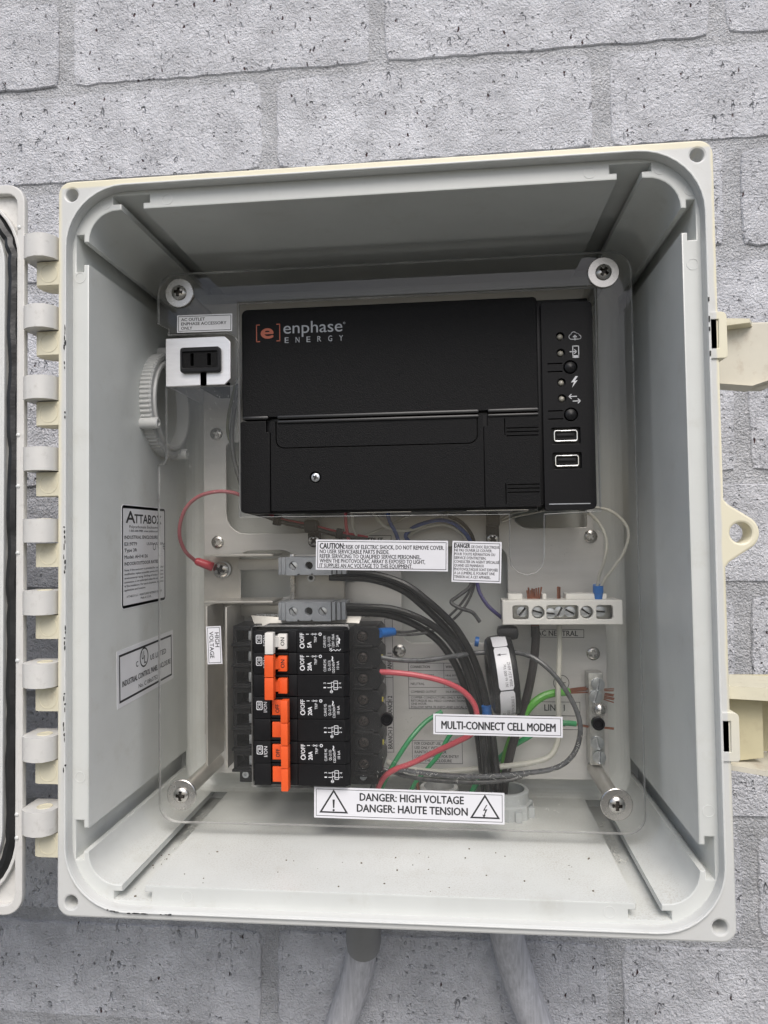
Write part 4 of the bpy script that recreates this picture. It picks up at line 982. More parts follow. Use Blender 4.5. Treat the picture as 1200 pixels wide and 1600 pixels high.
# ================================================================== GREY TERMINAL BLOCKS
def term_block(px0, py0, px1, py1, y, lab, flip):
    x0, x1, z0, z1 = rect(px0, py0, px1, py1, y)
    t_ = root('terminal_block', lab, 'terminal block', ((x0+x1)/2, y+12, z0), 'grey rail terminal blocks')
    w_ = x1-x0; h_ = z1-z0
    MB().plate([(x0+w_*.13, z0), (x0+w_*.30, z0), (x0+w_*.30, z0+1), (x0+w_*.33, z0+1), (x0+w_*.33, z0+.3), (x0+w_*.50, z0+.3), (x0+w_*.50, z0+1), (x0+w_*.53, z0+1), (x0+w_*.53, z0), (x1-w_*.2, z0), (x1-w_*.2, z1), (x0+w_*.13, z1)],
               [circ(x0+w_*.24, z0+h_*.52, h_*.23, 20), circ(x0+w_*.47, z0+h_*.52, h_*.21, 20), circ(x0+w_*.68, z0+h_*.52, h_*.23, 20)], y, y+22, bev=.25).build('body', M_tb, t_)
    MB().box(x0+w_*.37, x0+w_*.535, y-.3, y+.6, z1-h_*.0-.2, z1-h_*.02+.2, .1).build('marker_slot', M_tb, t_)
    for (u0, u1, dy) in ((0, .045, 3), (.055, .12, 1.5), (.81, .86, 1.5), (.875, .93, 3), (.94, 1.0, 4.5)):
        MB().box(x0+w_*u0, x0+w_*u1, y+dy, y+24, z0+.4, z1-.3, .3).build('rib', M_tb, t_)
    for u in (.24, .68): screw(t_, x0+w_*u, y+1.8, z0+h_*.52, h_*.21, 'sl', .8, random.uniform(-.9, -.4), M_zinc)
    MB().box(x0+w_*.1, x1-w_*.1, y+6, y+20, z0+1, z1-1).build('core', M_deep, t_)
    return t_
term_block(433, 870, 539, 899, 92, 'grey terminal block at the upper position, half under the caution sticker', 0)
term_block(433, 941, 538, 971, 90, 'grey terminal block just above the circuit breakers', 1)

# ================================================================== CIRCUIT BREAKERS
FB = 61.5
PX = lambda px: P(px, 1100, FB).x
zt0 = -53.6; PH = 12.93
xs0, xs1, xs2, xs3, xs4 = -80.6, -70.6, -56.0, -54.4, -23.4
def pole(parent, i, on, colr, two, first, amp):
    zt = zt0-PH*i; zb_ = zt-PH+.25; xo = 0.0
    # left face with slot shoulders, handle well, right face
    MB().box(xs0, xs1, FB, 112, zb_, zt, .3).build('left_face', M_brk, parent)
    MB().plate([(xs3, zt), (xs4-3.2, zt), (xs4-3.2, zb_), (xs3, zb_)], [], FB, FB+50, bev=.3).build('right_face', M_brk, parent)
    MB().add([(xs4-3.2, FB+.2, zt-.1), (xs4-.6, FB+3.4, zt-.1), (xs4-.6, 112, zt-.1), (xs4-3.2, 112, zt-.1), (xs4-3.2, FB+.2, zb_+.1), (xs4-.6, FB+3.4, zb_+.1), (xs4-.6, 112, zb_+.1), (xs4-3.2, 112, zb_+.1)],
             [[0, 1, 2, 3], [4, 5, 6, 7], [0, 1, 5, 4], [1, 2, 6, 5]]).build('chamfer', M_brk, parent)
    MB().box(xs1, xs2+1.6, FB+7, 110, zb_+.1, zt-.1, .2).build('handle_well', M_deep, parent)
    MB().box(xs2-3.6, xs3-.2, FB+.3, FB+9, zb_+.15, zt-.15, .3).build('stop_rib', M_brk, parent)
    mb = MB(); mb.box(xs1, xs2-3.8, FB+1.0, FB+9, zt-1.7, zt-.2, .3); mb.box(xs1, xs2-3.8, FB+1.0, FB+9, zb_+.2, zb_+1.7, .3); mb.build('well_cheek', M_brk, parent)
    # handle
    mm = M_white if colr == 'w' else M_org; zc = (zt+zb_)/2
    hb = MB(); TY = FB-9.5
    if on:
        tip = (P(413.5 if colr == 'w' else 412.5, 1000, TY).x, P(426.5, 1000, TY).x)
        hx = (tip[0]+tip[1])/2
        hb.box(tip[0], tip[1], TY, TY+5.5, zb_+.25 if colr == 'w' else zb_-.05, zt-.15, .45)
        hb.add([(tip[0]+1.2, TY+5, zb_+3.6), (tip[1]-.6, TY+5, zb_+3.6), (xs2-5.5, FB+3, zb_+3), (xs1+1, FB+7, zb_+3), (tip[0]+1.2, TY+5, zt-3.6), (tip[1]-.6, TY+5, zt-3.6), (xs2-5.5, FB+3, zt-3), (xs1+1, FB+7, zt-3)],
               [[0, 1, 2, 3], [4, 5, 6, 7], [1, 2, 6, 5], [0, 3, 7, 4], [0, 1, 5, 4]])
        hb.box(xs2-9.6, xs2-4.2, FB-1.2, FB+8, zb_+1.9, zt-1.9, .4)
        lx = xs2-5.6; word = 'ON'
    else:
        tip = (P(438.5, 1150, TY).x, P(449.5, 1150, TY).x)
        hb.box(tip[0], tip[1], TY, TY+6, zb_-.05, zt-.15, .45)
        hb.add([(tip[0]+.4, TY+5, zb_+2.6), (tip[1]-.4, TY+5, zb_+2.6), (xs2-4.5, FB+7, zb_+2.6), (xs1+3.5, FB+6, zb_+2.6), (tip[0]+.4, TY+5, zt-2.6), (tip[1]-.4, TY+5, zt-2.6), (xs2-4.5, FB+7, zt-2.6), (xs1+3.5, FB+6, zt-2.6)],
               [[0, 1, 2, 3], [4, 5, 6, 7], [1, 2, 6, 5], [0, 3, 7, 4], [0, 1, 5, 4]])
        hb.box(xs1+.8, xs1+6.6, FB+.6, FB+8, zb_+1.9, zt-1.9, .4)
        lx = xs1+5.2; word = 'OFF'
    h_ = hb.build('handle', mm, parent)
    if first:
        tb = MB(); text(tb, word, Vector((lx, (FB-1.26 if on else FB+.54), zb_+(4.0 if on else 3.4))), Vector((0, 0, 1)), Vector((-1, 0, 0)), 2.3, 4.8, .02); tb.build('lettering', M_ink, h_)
    # screw terminals, left and right, set back under the cover
    lx0, lx1 = P(366, 1100, 88).x, P(396, 1100, 88).x
    MB().plate([(lx0, zt-.3), (lx1+3, zt-.3), (lx1+3, zb_+.3), (lx0, zb_+.3)], [[(lx0+2.4, zt-3.2), (lx1-.6, zt-3.2), (lx1-.6, zb_+2.2), (lx0+2.4, zb_+2.2)]], 86, 112, bev=.35).build('left_terminal_shroud', M_brk, parent)
    MB().box(lx0-.4, lx1+2, 83.5, 87, zb_+.1, zb_+1.5, .3).build('divider', M_brk, parent)
    MB().box(lx1-3.4, lx1-1.4, 89, 93, zb_+2.8, zt-3.6, .7).build('clamp', M_zinc, parent)
    MB().box(lx0+1, lx1, 101, 103, zb_+1, zt-1).build('terminal_floor', M_deep, parent)
    rx0_, rx1_ = P(547, 1100, 84).x, P(597, 1100, 84).x
    MB().plate([(rx0_-2, zt-.3), (rx1_-2.5, zt-.3), (rx1_, zt-3.5), (rx1_, zb_+3.5), (rx1_-2.5, zb_+.3), (rx0_-2, zb_+.3)], [circ(rx0_+8.2, zc, 3.4, 20)], 82, 112, bev=.4).build('right_terminal_shroud', M_brk, parent)
    MB().box(rx0_, rx1_-5, 79, 83, zb_+.1, zb_+1.5, .3).build('divider', M_brk, parent)
    screw(parent, rx0_+8.2, 84.6, zc, 3.1, 'ph', 1.1, random.uniform(0, 1.4), M_dull, name='terminal_screw')
    if i in (1, 3, 5): MB().box(rx1_-1.2, rx1_+.8, 83.5, 86.5, zc-1.1, zc+1.6, .4).build('yellow_tip', M_yel, parent)
    return zt, zb_
UPz, LEF = Vector((0, 0, 1)), Vector((-1, 0, 0))
def bt(tb, s_, x, z, h, w_, b=.02): text(tb, s_, Vector((x, FB-.06, z)), UPz, LEF, h, w_, b*.8 if h > 2.2 else 0)
def logo_cbi(tb, zt):
    x_, z_ = xs0+1.6, zt-7.7
    o_ = rr(x_, x_+3.7, z_, z_+5.2, .7, 3); i2 = rr(x_+.4, x_+3.3, z_+.4, z_+4.8, .5, 3); k_ = len(o_)
    tb.add([(a, FB-.06, b) for a, b in o_+i2], [[j, (j+1) % k_, k_+(j+1) % k_, k_+j] for j in range(k_)])
    bt(tb, 'CBI', x_+2.9, z_+.8, 2.1, 3.6, .03)
def arrow(tb, zt):
    # selector drawing: bar, double arrow, ring
    xl_, z_ = xs3+6.3, zt-2.1
    def seg(a, b, w2): tb.add([(a, FB-.06, z_-w2), (b, FB-.06, z_-w2), (b, FB-.06, z_+w2), (a, FB-.06, z_+w2)], [[0, 1, 2, 3]])
    seg(xl_-.8, xl_+.9, .2); seg(xl_+2.2, xl_+5.8, .26)
    for s_ in (-1, 1):
        c0 = xl_+4.0+s_*2.1; tb.add([(c0, FB-.06, z_), (c0-s_*1.4, FB-.06, z_+.7), (c0-s_*1.4, FB-.06, z_-.7)], [[0, 1, 2]])
    ring(tb, xl_+7.6, z_, .95, .5)
def ring(tb, x, z, a, b, n=14):
    tb.add([(x+r_*cos(2*pi*i/n), FB-.06, z+r_*sin(2*pi*i/n)) for i in range(n) for r_ in (a, b)], [[2*i, 2*i+1, (2*i+3) % (2*n), (2*i+2) % (2*n)] for i in range(n)])
def schematic(tb, zt):
    x_, z_ = xs4-14.5, zt-10.6
    bt(tb, '1', x_+.6, z_+3.0, 1.5, .7); bt(tb, '3', x_+.6, z_+5.4, 1.5, .9); bt(tb, '2', x_+9.6, z_+3.0, 1.6, .9); bt(tb, '4', x_+9.6, z_+5.4, 1.6, .9)
    def sg(a, b, c, d, w_=.17):
        A = Vector((a, FB-.06, b)); B_ = Vector((c, FB-.06, d)); dd = (B_-A).normalized(); n2 = Vector((-dd.z, 0, dd.x))*w_; tb.add([A+n2, B_+n2, B_-n2, A-n2], [[0, 1, 2, 3]])
    for dz in (3.3, 5.8):
        sg(x_+1.4, z_+dz, x_+3.0, z_+dz); sg(x_+3.0, z_+dz, x_+4.8, z_+dz+.7); sg(x_+4.9, z_+dz, x_+7.9, z_+dz)
    sg(x_+5.2, z_+2.2, x_+7.4, z_+2.2); sg(x_+5.2, z_+7.2, x_+7.4, z_+7.2); sg(x_+5.2, z_+2.2, x_+5.2, z_+7.2); sg(x_+7.4, z_+2.2, x_+7.4, z_+7.2)
    sg(x_+3.8, z_+1.6, x_+3.8, z_+6.6, .12); ring(tb, x_+3.8, z_+1.0, .9, .6); sg(x_+2.9, z_+.9, x_+4.7, z_+1.1, .2)
def brk_text(parent, zt, zb_, amp, two, on):
    tb = MB(); logo_cbi(tb, zt)
    bt(tb, 'I/ON', xs1-2.0, zt-9.0, 2.1, 6.0, .015)
    bt(tb, 'O', xs3+4.6, zt-10.4, 3.0, 2.8, .03); bt(tb, '/OFF', xs3+4.3, zt-7.6, 2.5, 6.2, .02)
    bt(tb, amp, xs3+8.6, zt-10.4 if two else zt-10.0, 2.4, 4.8 if two else 3.4, .035)
    arrow(tb, zt); bt(tb, 'TRIP', xs3+11.9, zt-7.0, 1.6, 3.6, .03)
    if two:
        for j, (s_, a0, w_) in enumerate((('CURVE M5', 10.9, 7.0), ('QL-2(13)', 10.5, 6.0), ('120/240V~', 11.7, 7.6), ('10 kA', 9.6, 4.8))): bt(tb, s_, xs3+17.3+j*2.55, zt-a0, 1.55, w_, .02)
        bt(tb, '~', xs3+22.4, zt-4.8, 3.6, 2.6, .04)
        schematic(tb, zt-PH)
    else:
        for j, (s_, a0, w_) in enumerate((('CURVE KM', 10.0, 6.8), ('QL-1(13)', 9.4, 5.8), ('120V 10kA', 9.6, 7.6), ('240V 5kA', 9.4, 6.8))): bt(tb, s_, xs3+17.3+j*2.5, zt-a0, 1.55, w_, .02)
        bt(tb, '~', xs3+26.8, zt-7.4, 4.2, 3.0, .04)
        pts_ = [(xs3+20.2, zt-12.0), (xs3+22, zt-11.0), (xs3+23, zt-11.9), (xs3+24, zt-11), (xs3+25, zt-11.7), (xs3+26, zt-10.8)]
        global IY
        IY = FB-.06; poly(tb, pts_, .35); poly(tb, [(xs3+19.4, zt-11.5), (xs3+20.8, zt-10.2)], .3); poly(tb, [(xs3+19.4, zt-10.2), (xs3+20.8, zt-11.5)], .3)
    tb.build('lettering', M_inkw, parent)
specs = [(0, 1, True, 'w', '5A', 'single-pole black breaker with white toggle, topmost of the stack'),
         (1, 2, True, 'o', '20A', 'double-pole 20A breaker with orange toggles switched ON, just below the white toggle'),
         (3, 2, False, 'o', '20A', 'double-pole 20A breaker with orange toggles switched OFF, third in the stack'),
         (5, 2, False, 'o', '20A', 'double-pole 20A breaker with orange toggles switched OFF, lowest of the stack')]
for i0, np_, on, cc, amp, lab in specs:
    o_ = root('circuit_breaker', lab, 'circuit breaker', (-52, 90, zt0-PH*(i0+np_)), 'stack of black circuit breakers')
    for j in range(np_): zt, zb_ = pole(o_, i0+j, on, cc, np_ == 2, j == 0, amp)
    brk_text(o_, zt0-PH*i0, 0, amp, np_ == 2, on)
    if i0 == 5:
        for (pa, pb, yy) in ((374, 396, 92), (546, 590, 92)):
            x0, x1, z0, z1 = rect(pa, 1178, pb, 1208, yy); z1 = zt0-PH*7+.2; z0 = z1-9
            MB().box(x0, x1, yy, 112, z0, z1, 1).build('end_lug', M_brk, o_)
            MB().lathe([(2.3, 0), (2.1, 2.2), (.9, 2.2), (.8, 1)], ((x0+x1)/2, yy, (z0+z1)/2+1), n=16).build('rivet', M_zinc, o_)

# ================================================================== NEUTRAL BAR
NY = 96
nx0, nx1, nz0, nz1 = rect(785, 938, 973, 976, NY)
nb = root('neutral_bar', 'white plastic neutral terminal bar with slotted screws and copper strands', 'terminal bar', ((nx0+nx1)/2, NY+12, nz0))
NX = lambda px: P(px, 957, NY).x
zc = (nz0+nz1)/2; hh = (nz1-nz0)*.29
hs = [rr(NX(801), NX(826), zc-hh, zc+hh, 1.6, 4), circ(NX(841), zc, 3.9, 22), rr(NX(854), NX(904), zc-hh, zc+hh, 1.6, 4), circ(NX(917), zc, 3.9, 22), rr(NX(932), NX(958), zc-hh, zc+hh, 1.6, 4)]
MB().plate(rr(nx0, nx1, nz0, nz1, .8, 3), hs, NY, NY+3, bev=.4).build('front_shell', M_cbar, nb)
mb = MB(); mb.box(nx0+.2, nx1-.2, NY+2.8, NY+24, nz1-2, nz1-.3, .3); mb.box(nx0+.2, nx1-.2, NY+2.8, NY+24, nz0+.3, nz0+2, .3); mb.box(nx0+.2, nx0+2, NY+2.8, NY+24, nz0+1, nz1-1, .2); mb.box(nx1-2, nx1-.2, NY+2.8, NY+24, nz0+1, nz1-1, .2)
mb.build('shell_sides', M_cbar, nb)
MB().box(nx0+5, nx1-5, NY+7, NY+16, nz0+3, nz1-3, .5).build('brass_bar', M_tinbar, nb)
for px in (817, 841, 861, 876, 892, 917, 940):
    screw(nb, NX(px), NY+5.2 if px not in (817, 940) else NY+6, zc-(1 if px in (861,) else 0), 3.3, 'sl', 1.4, random.uniform(.4, 2.4), M_zinc)
for a_, b_ in ((793, 815), (846, 852), (882, 945)):
    q0, q1 = P(a_, 932, NY+16), P(b_, 932, NY+16); MB().box(q0.x, q1.x, NY+10, NY+22, nz1-.3, nz1+3.2, .4).build('mounting_clip', M_cbar, nb)
for px in (813, 842, 850): pass
# ================================================================== GROUND BAR
EY = 116
ex0, ex1, ez0, ez1 = rect(921, 1052, 944, 1196, EY)
gb = root('ground_bar', 'upright silver ground bar with slotted screws and green wires', 'terminal bar', ((ex0+ex1)/2, EY+6, ez0))
MB().box(ex0, ex1, EY, EY+12, ez0, ez1, .5).build('bar', M_tinbar, gb)
for py in (1070, 1089, 1162, 1184):
    q = P({1070: 935, 1089: 931, 1162: 934, 1184: 937}[py], py, EY-3)
    screw(gb, q.x, EY-1.4 if py != 1089 else EY-1.6, q.z, 4.1, 'sl', 1.5, random.uniform(-.3, .4), M_zinc2)
    MB().lathe([(4.0, 0), (4.0, 1.7)], (q.x, EY+.2, q.z), n=20).build('screw_shank', M_zinc, gb)
q = P(938, 1110, EY-3); MB().lathe([(4.8, 0), (4.8, .8), (3.6, .8), (3.4, 2.6), (2.2, 3.6), (0, 4)], (q.x, EY, q.z), n=22).build('mounting_screw', M_stain, gb)

# ================================================================== CURRENT TRANSFORMER
cc_ = Vector((66.5, 102, -86.5))
ct = root('current_transformer', 'black ring-shaped current sensor with white stickers around the cables', 'current sensor', cc_)
ax_ = Vector((1, .05, .10)).normalized()
rot = ax_.to_track_quat('X', 'Z').to_matrix()
HW, RO, RI = 8.2, 24.5, 12
prof = [(RI, -HW+1), (RI+1, -HW), (RO-5, -HW), (RO-2, -HW+.8), (RO-.5, -HW+2.6), (RO, -HW+5), (RO, HW-2), (RO-.5, HW-.6), (RO-1.5, HW), (RI+1, HW), (RI, HW-1), (RI, -HW+1)]
mb = MB(); n = 56; vs = []; fs = []
def ctp(h, r_, t): return cc_+rot @ Vector((h, -r_*cos(t), r_*sin(t)))      # t=0 faces the camera, t>0 up
for r_, h in prof:
    for k_ in range(n): vs.append(ctp(h, r_, 2*pi*k_/n))
for i in range(len(prof)-1):
    for k_ in range(n): fs.append([i*n+k_, i*n+(k_+1) % n, (i+1)*n+(k_+1) % n, (i+1)*n+k_])
mb.add(vs, fs); mb.build('ring', M_blkS, ct)
def ct_label(t0, t1, h0, h1, lines, arrow_=False, lb=None, lid=None):
    mb = MB(); m_ = 14; R2 = RO+.15
    vs = []
    for i in range(m_+1):
        t = t0+(t1-t0)*i/m_
        ins = .8 if i in (0, m_) else 0
        vs += [ctp(h0+ins, R2, t), ctp(h1-ins, R2, t)]
    mb.add(vs, [[2*i, 2*i+1, 2*i+3, 2*i+2] for i in range(m_)]); l_ = mb.build('sticker', M_lab, ct)
    if lb: l_['label'] = lb
    tb = MB()
    for s_, h, tb0, wd, hh_ in lines:
        text(tb, s_, None, None, None, hh_, wd, .01, fmap=lambda u, v, h=h, tb0=tb0: ctp(h-v, R2+.06, tb0+u/R2))
    if arrow_:
        tA = t1-.22
        tb.add([ctp(h0+2.6, R2+.06, tA-.007), ctp(h1-1.8, R2+.06, tA-.007), ctp(h1-1.8, R2+.06, tA+.007), ctp(h0+2.6, R2+.06, tA+.007), ctp(h0+3.6, R2+.06, tA+.035), ctp(h0+1.2, R2+.06, tA), ctp(h0+3.6, R2+.06, tA-.035)], [[0, 1, 2, 3], [4, 5, 6]])
    if tb.v: tb.build('lettering', M_ink, l_)
ct_label(.93, 1.42, -4.4, 4.6, [], lb='blank white sticker at the top of the ring')
ct_label(-.18, .91, -4.4, 4.6, [('161 to 600 Vac', 1.2, -.10, 13.2, 1.8), ('200A 0.5V 60HZ', 3.9, -.10, 14.4, 1.8)], True, lb='white sticker with a black arrow and two rows of print')
ct_label(-1.25, -.21, -4.4, 4.6, [('TEXT', -1.2, -1.1, 3.4, 1.7), ('INSTALCO', 1.2, -1.16, 8.2, 1.7), ('POLLUTION DEGREE 3', 3.9, -1.16, 19.5, 1.7)], lb='lower white sticker reading POLLUTION DEGREE 3')
MB().box(cc_.x-2, cc_.x+11, 97, 112, cc_.z+22, cc_.z+30, 3).build('hinge_barrel', M_blkS, ct)

# ================================================================== WIRES
def wire(name, pts, r, mt, lab, cat='wire', grp='wires inside the box', n=10, k=8, parts=None):
    w_ = MB().tube(smooth([P(*q) for q in pts], k), r, n)
    if parts:
        rt = root(name, lab, cat, P(*pts[0]), grp)
        w_.build('insulation', mt, rt); parts(rt); return rt
    o = w_.build(name, mt); tag(o, lab, cat, grp); return o
def fer(px0, py0, y0, px1, py1, y1, r_, mt, nm='ferrule', rr_=None):
    def f(rt): MB().tube([P(px0, py0, y0), P((px0+px1)/2, (py0+py1)/2, (y0+y1)/2), P(px1, py1, y1)], r_, 14, rr=rr_).build(nm, mt, rt)
    return f
def both(*fs_):
    def f(rt):
        for q in fs_: q(rt)
    return f
def strands(px0, py0, y0, px1, py1, y1, n_, spread, r_=.38, seed=1, nm='copper_strand'):
    def f(rt):
        rn = random.Random(seed)
        for i in range(n_):
            s_ = (i-(n_-1)/2)*spread; a_ = P(px0, py0, y0); b_ = P(px1, py1, y1); d = (b_-a_).normalized(); side = d.cross(Vector((0, 1, 0))).normalized()
            a2 = a_+side*s_; b2 = b_+side*(s_*rn.uniform(1.0, 1.5))+d*rn.uniform(-1.2, .8)+Vector((0, rn.uniform(-1, 1), 0))
            MB().tube([a2, (a2+b2)/2+Vector((0, rn.uniform(-.4, .4), 0)), b2], r_, 6).build(nm, M_cu, rt)
    return f
def fuzz(pts, r, n_, seed, i0=.4):
    def f(rt):
        rn = random.Random(seed); path_ = smooth([P(*q) for q in pts], 8); mb = MB()
        for i in range(n_):
            c = path_[int(rn.uniform(i0, .97)*(len(path_)-1))]; a = rn.uniform(0, 6.3); l = rn.uniform(.8, 3.2)
            c = c+Vector((cos(a), -.6, sin(a))).normalized()*r*.95
            d = Vector((rn.uniform(-1, 1), rn.uniform(-.7, .1), rn.uniform(-.7, .7))).normalized()
            mb.tube([c, c+d*l*.5+Vector((0, -.2, .2)), c+d*l], .11, 4)
        o = mb.build('frayed_fibre', M_dust, rt); o['kind'] = 'stuff'
    return f
CREAM = [(874, 977, 112), (874, 1020, 112), (872, 1075, 111), (873, 1130, 111), (871, 1160, 110), (858, 1182, 109), (828, 1192, 108), (790, 1197, 110), (740, 1202, 112)]
GREYW = [(800, 1019, 101), (862, 1050, 93), (904, 1120, 92), (906, 1150, 92), (895, 1180, 92), (868, 1200, 92), (820, 1208, 92), (760, 1213, 92), (700, 1212, 93), (650, 1206, 94), (615, 1204, 98)]
# large black output cables
wire('cable', [(520, 893, 104), (580, 897, 100), (630, 912, 98), (667, 938, 97), (702, 970, 97), (723, 998, 98), (742, 1035, 99), (757, 1085, 100), (768, 1140, 102), (774, 1190, 106), (779, 1238, 110), (781, 1275, 114)], 2.3, M_wblk, 'thick black cable leaving the right end of the upper grey terminal', grp='black cables')
wire('cable', [(515, 902, 106), (578, 905, 104), (628, 922, 102), (664, 950, 101), (696, 981, 101), (716, 1008, 102), (733, 1045, 102), (748, 1095, 103), (757, 1140, 105), (763, 1190, 108), (769, 1238, 112), (771, 1275, 116)], 2.3, M_wblk, 'thick black cable tucked just below the one leaving the upper grey terminal', grp='black cables')
wire('cable', [(515, 948, 100), (580, 949, 98), (618, 953, 98), (655, 966, 98), (686, 985, 99), (708, 1008, 100), (724, 1035, 101), (739, 1080, 101), (752, 1130, 100), (758, 1190, 102), (763, 1240, 106), (765, 1275, 110)], 2.3, M_wblk, 'thick black cable leaving the lower grey terminal', grp='black cables')
wire('cable', [(515, 957, 103), (580, 958, 103), (615, 963, 103), (650, 977, 103), (680, 997, 104), (700, 1020, 105), (716, 1048, 106), (731, 1090, 107), (744, 1135, 107), (752, 1190, 109), (757, 1240, 112), (759, 1275, 116)], 2.3, M_wblk, 'thick black cable running along the underside of the lower terminal cable', grp='black cables')
wire('cable', [(836, 978, 112), (837, 1000, 112), (833, 1040, 112), (824, 1085, 112), (811, 1130, 112), (798, 1175, 112), (788, 1225, 113), (784, 1280, 116)], 2.75, M_wbrn, 'thick dark cable dropping from the left side of the white neutral bar', grp='black cables',
     parts=both(strands(836, 982, 112, 835, 960, 110, 6, .85, .55), strands(834, 936, 112, 833, 919, 112, 8, 1.0, .62, 2)))
wire('wire', [(874, 977, 112), (874, 1020, 112), (872, 1075, 111), (873, 1130, 111), (871, 1160, 110), (858, 1182, 109), (828, 1192, 108), (790, 1197, 110), (740, 1202, 112), (700, 1205, 114), (655, 1204, 116), (622, 1199, 118), (605, 1190, 120)], 1.75, M_wwht, 'cream white wire dropping from the middle of the neutral bar then running left',
     parts=both(strands(873, 940, 112, 873, 918, 112, 2, .9, .75, 5), fuzz(CREAM, 1.75, 70, 4, .6)))
wire('wire', [(594, 1027, 84), (620, 1031, 84), (660, 1032, 88), (705, 1026, 94), (750, 1020, 101), (800, 1019, 101), (832, 1027, 96), (862, 1050, 93), (888, 1085, 92), (904, 1120, 92), (906, 1150, 92), (895, 1180, 92), (868, 1200, 92), (820, 1208, 92), (760, 1213, 92), (700, 1212, 93), (650, 1206, 94), (615, 1204, 98), (590, 1215, 104), (580, 1235, 110)], 1.55, M_wgry, 'grey wire looping from the second breaker through the ring sensor and back along the bottom', parts=fuzz(GREYW, 1.55, 110, 9, .3))
wire('wire', [(594, 1050, 84), (615, 1051, 83), (650, 1055, 83), (690, 1064, 84), (722, 1079, 86), (741, 1101, 88), (745, 1125, 90), (737, 1146, 92), (712, 1160, 94), (680, 1175, 95), (645, 1192, 96), (612, 1205, 97), (595, 1222, 99), (586, 1250, 103)], 1.75, M_wred, 'pinkish red wire looping from the breakers down to the bottom left')
wire('wire', [(690, 1112, 120), (665, 1128, 114), (643, 1152, 108), (625, 1178, 106), (610, 1203, 106), (598, 1228, 108), (592, 1250, 112)], 1.55, M_wgrn, 'dark green wire behind the left end of the modem sticker')
wire('wire', [(740, 1120, 122), (715, 1135, 120), (700, 1153, 119), (687, 1177, 118), (671, 1197, 117), (650, 1222, 118), (635, 1250, 118)], 1.45, M_wgrn, 'second green wire crossing behind the red one to the floor')
wire('wire', [(889, 1081, 118), (866, 1083, 115), (845, 1090, 113), (826, 1107, 112), (812, 1130, 114), (797, 1160, 117), (789, 1190, 118), (785, 1235, 120)], 2.6, M_wlgn, 'thick bright green wire curving left from the top of the ground bar',
     parts=both(strands(889, 1080, 118, 919, 1078, 120, 6, .55, .4, 3), strands(944, 1078, 120, 961, 1078, 120, 2, .9, .4, 4), strands(944, 1088, 120, 959, 1091, 120, 5, .95, .42, 6)))
wire('wire', [(900, 1131, 118), (880, 1130, 117), (850, 1135, 116), (828, 1150, 116), (803, 1165, 119), (780, 1185, 121), (757, 1208, 121), (740, 1232, 120), (730, 1255, 120)], 1.8, M_wgrn, 'teal green wire from the middle of the ground bar passing behind the modem sticker',
     parts=both(strands(898, 1131, 118, 921, 1136, 120, 1, .5, .8, 7), strands(944, 1137, 120, 957, 1138, 120, 1, .5, .8, 8)))
wire('wire', [(556, 1205, 100), (590, 1200, 100), (640, 1214, 100), (700, 1221, 100), (760, 1222, 102), (800, 1218, 106), (826, 1208, 108)], 1.35, M_wdgr, 'dusty dark wire lying just under the grey wire along the bottom')
wire('wire', [(706, 1005, 112), (722, 1022, 112), (732, 1050, 112), (738, 1075, 113), (752, 1100, 114), (764, 1125, 114)], 1.9, M_wblk, 'short dark lead close behind the black cables left of the ring sensor')
# thin leads
wire('wire', [(904, 797, 96), (925, 806, 94), (941, 826, 93), (948, 850, 93), (944, 876, 95), (937, 897, 100), (932, 922, 106)], .95, M_wwht, 'inner thin white lead from the gateway to the blue crimp', grp='thin white leads')
wire('wire', [(925, 792, 96), (950, 797, 94), (971, 811, 93), (982, 832, 93), (976, 860, 95), (961, 884, 98), (946, 904, 102), (936, 922, 106)], .95, M_wwht, 'outer thin white lead bulging right towards the blue crimp', grp='thin white leads')
f_ = root('crimp_ferrule', 'blue crimp ferrule standing in the right end of the neutral bar', 'ferrule', P(934, 930, 108), 'blue ferrules')
a_, b_ = P(934.5, 914, 106), P(934.5, 939, 108)
MB().tube([a_, a_+(b_-a_)*.45, a_+(b_-a_)*.5, b_], 3.1, 16, rr=[3.3, 3.3, 2.9, 2.9]).build('sleeve', M_blu, f_)
wire('wire', [(604, 990, 88), (640, 992, 94), (680, 985, 106), (708, 968, 114), (728, 945, 118), (741, 915, 120), (745, 880, 122), (735, 845, 122)], .85, M_wdgr, 'thin dark lead ending in the blue crimp on the top breaker', parts=both(fer(593, 989, 82, 615, 987, 90, 2.8, M_blu, 'ferrule', [3.0, 3.0, 2.6])))
wire('wire', [(742, 905, 118), (730, 930, 117), (710, 955, 116), (680, 977, 112), (640, 987, 100), (606, 986, 88)], .85, M_wdgr, 'thin dark lead running just above its twin to the top breaker')
wire('wire', [(737, 908, 118), (733, 918, 116), (715, 932, 112), (705, 941, 110), (718, 950, 108), (738, 957, 108), (750, 972, 108)], 1.25, M_wdgr, 'twisted grey lead doubling back above the ring sensor')
wire('wire', [(745, 905, 116), (749, 925, 114), (762, 946, 112), (780, 962, 112), (792, 972, 114)], 1.25, M_wprp, 'purple lead curving down to the left end of the neutral bar')
wire('wire', [(640, 848, 118), (634, 836, 114), (650, 822, 112), (682, 813, 110), (705, 816, 110), (722, 828, 112), (733, 842, 116), (742, 870, 118), (746, 905, 118)], 1.35, M_wblu, 'blue lead arching under the gateway')
wire('wire', [(636, 850, 120), (638, 838, 117), (655, 827, 115), (684, 820, 114), (706, 823, 114), (724, 836, 116), (735, 855, 118)], 1.1, M_wwht, 'white lead arching under the gateway just inside the blue one')
wire('wire', [(700, 806, 112), (718, 814, 113), (732, 828, 116), (740, 845, 118), (744, 880, 119)], 1.2, M_wbrn, 'dark lead arching outside the blue one under the gateway')
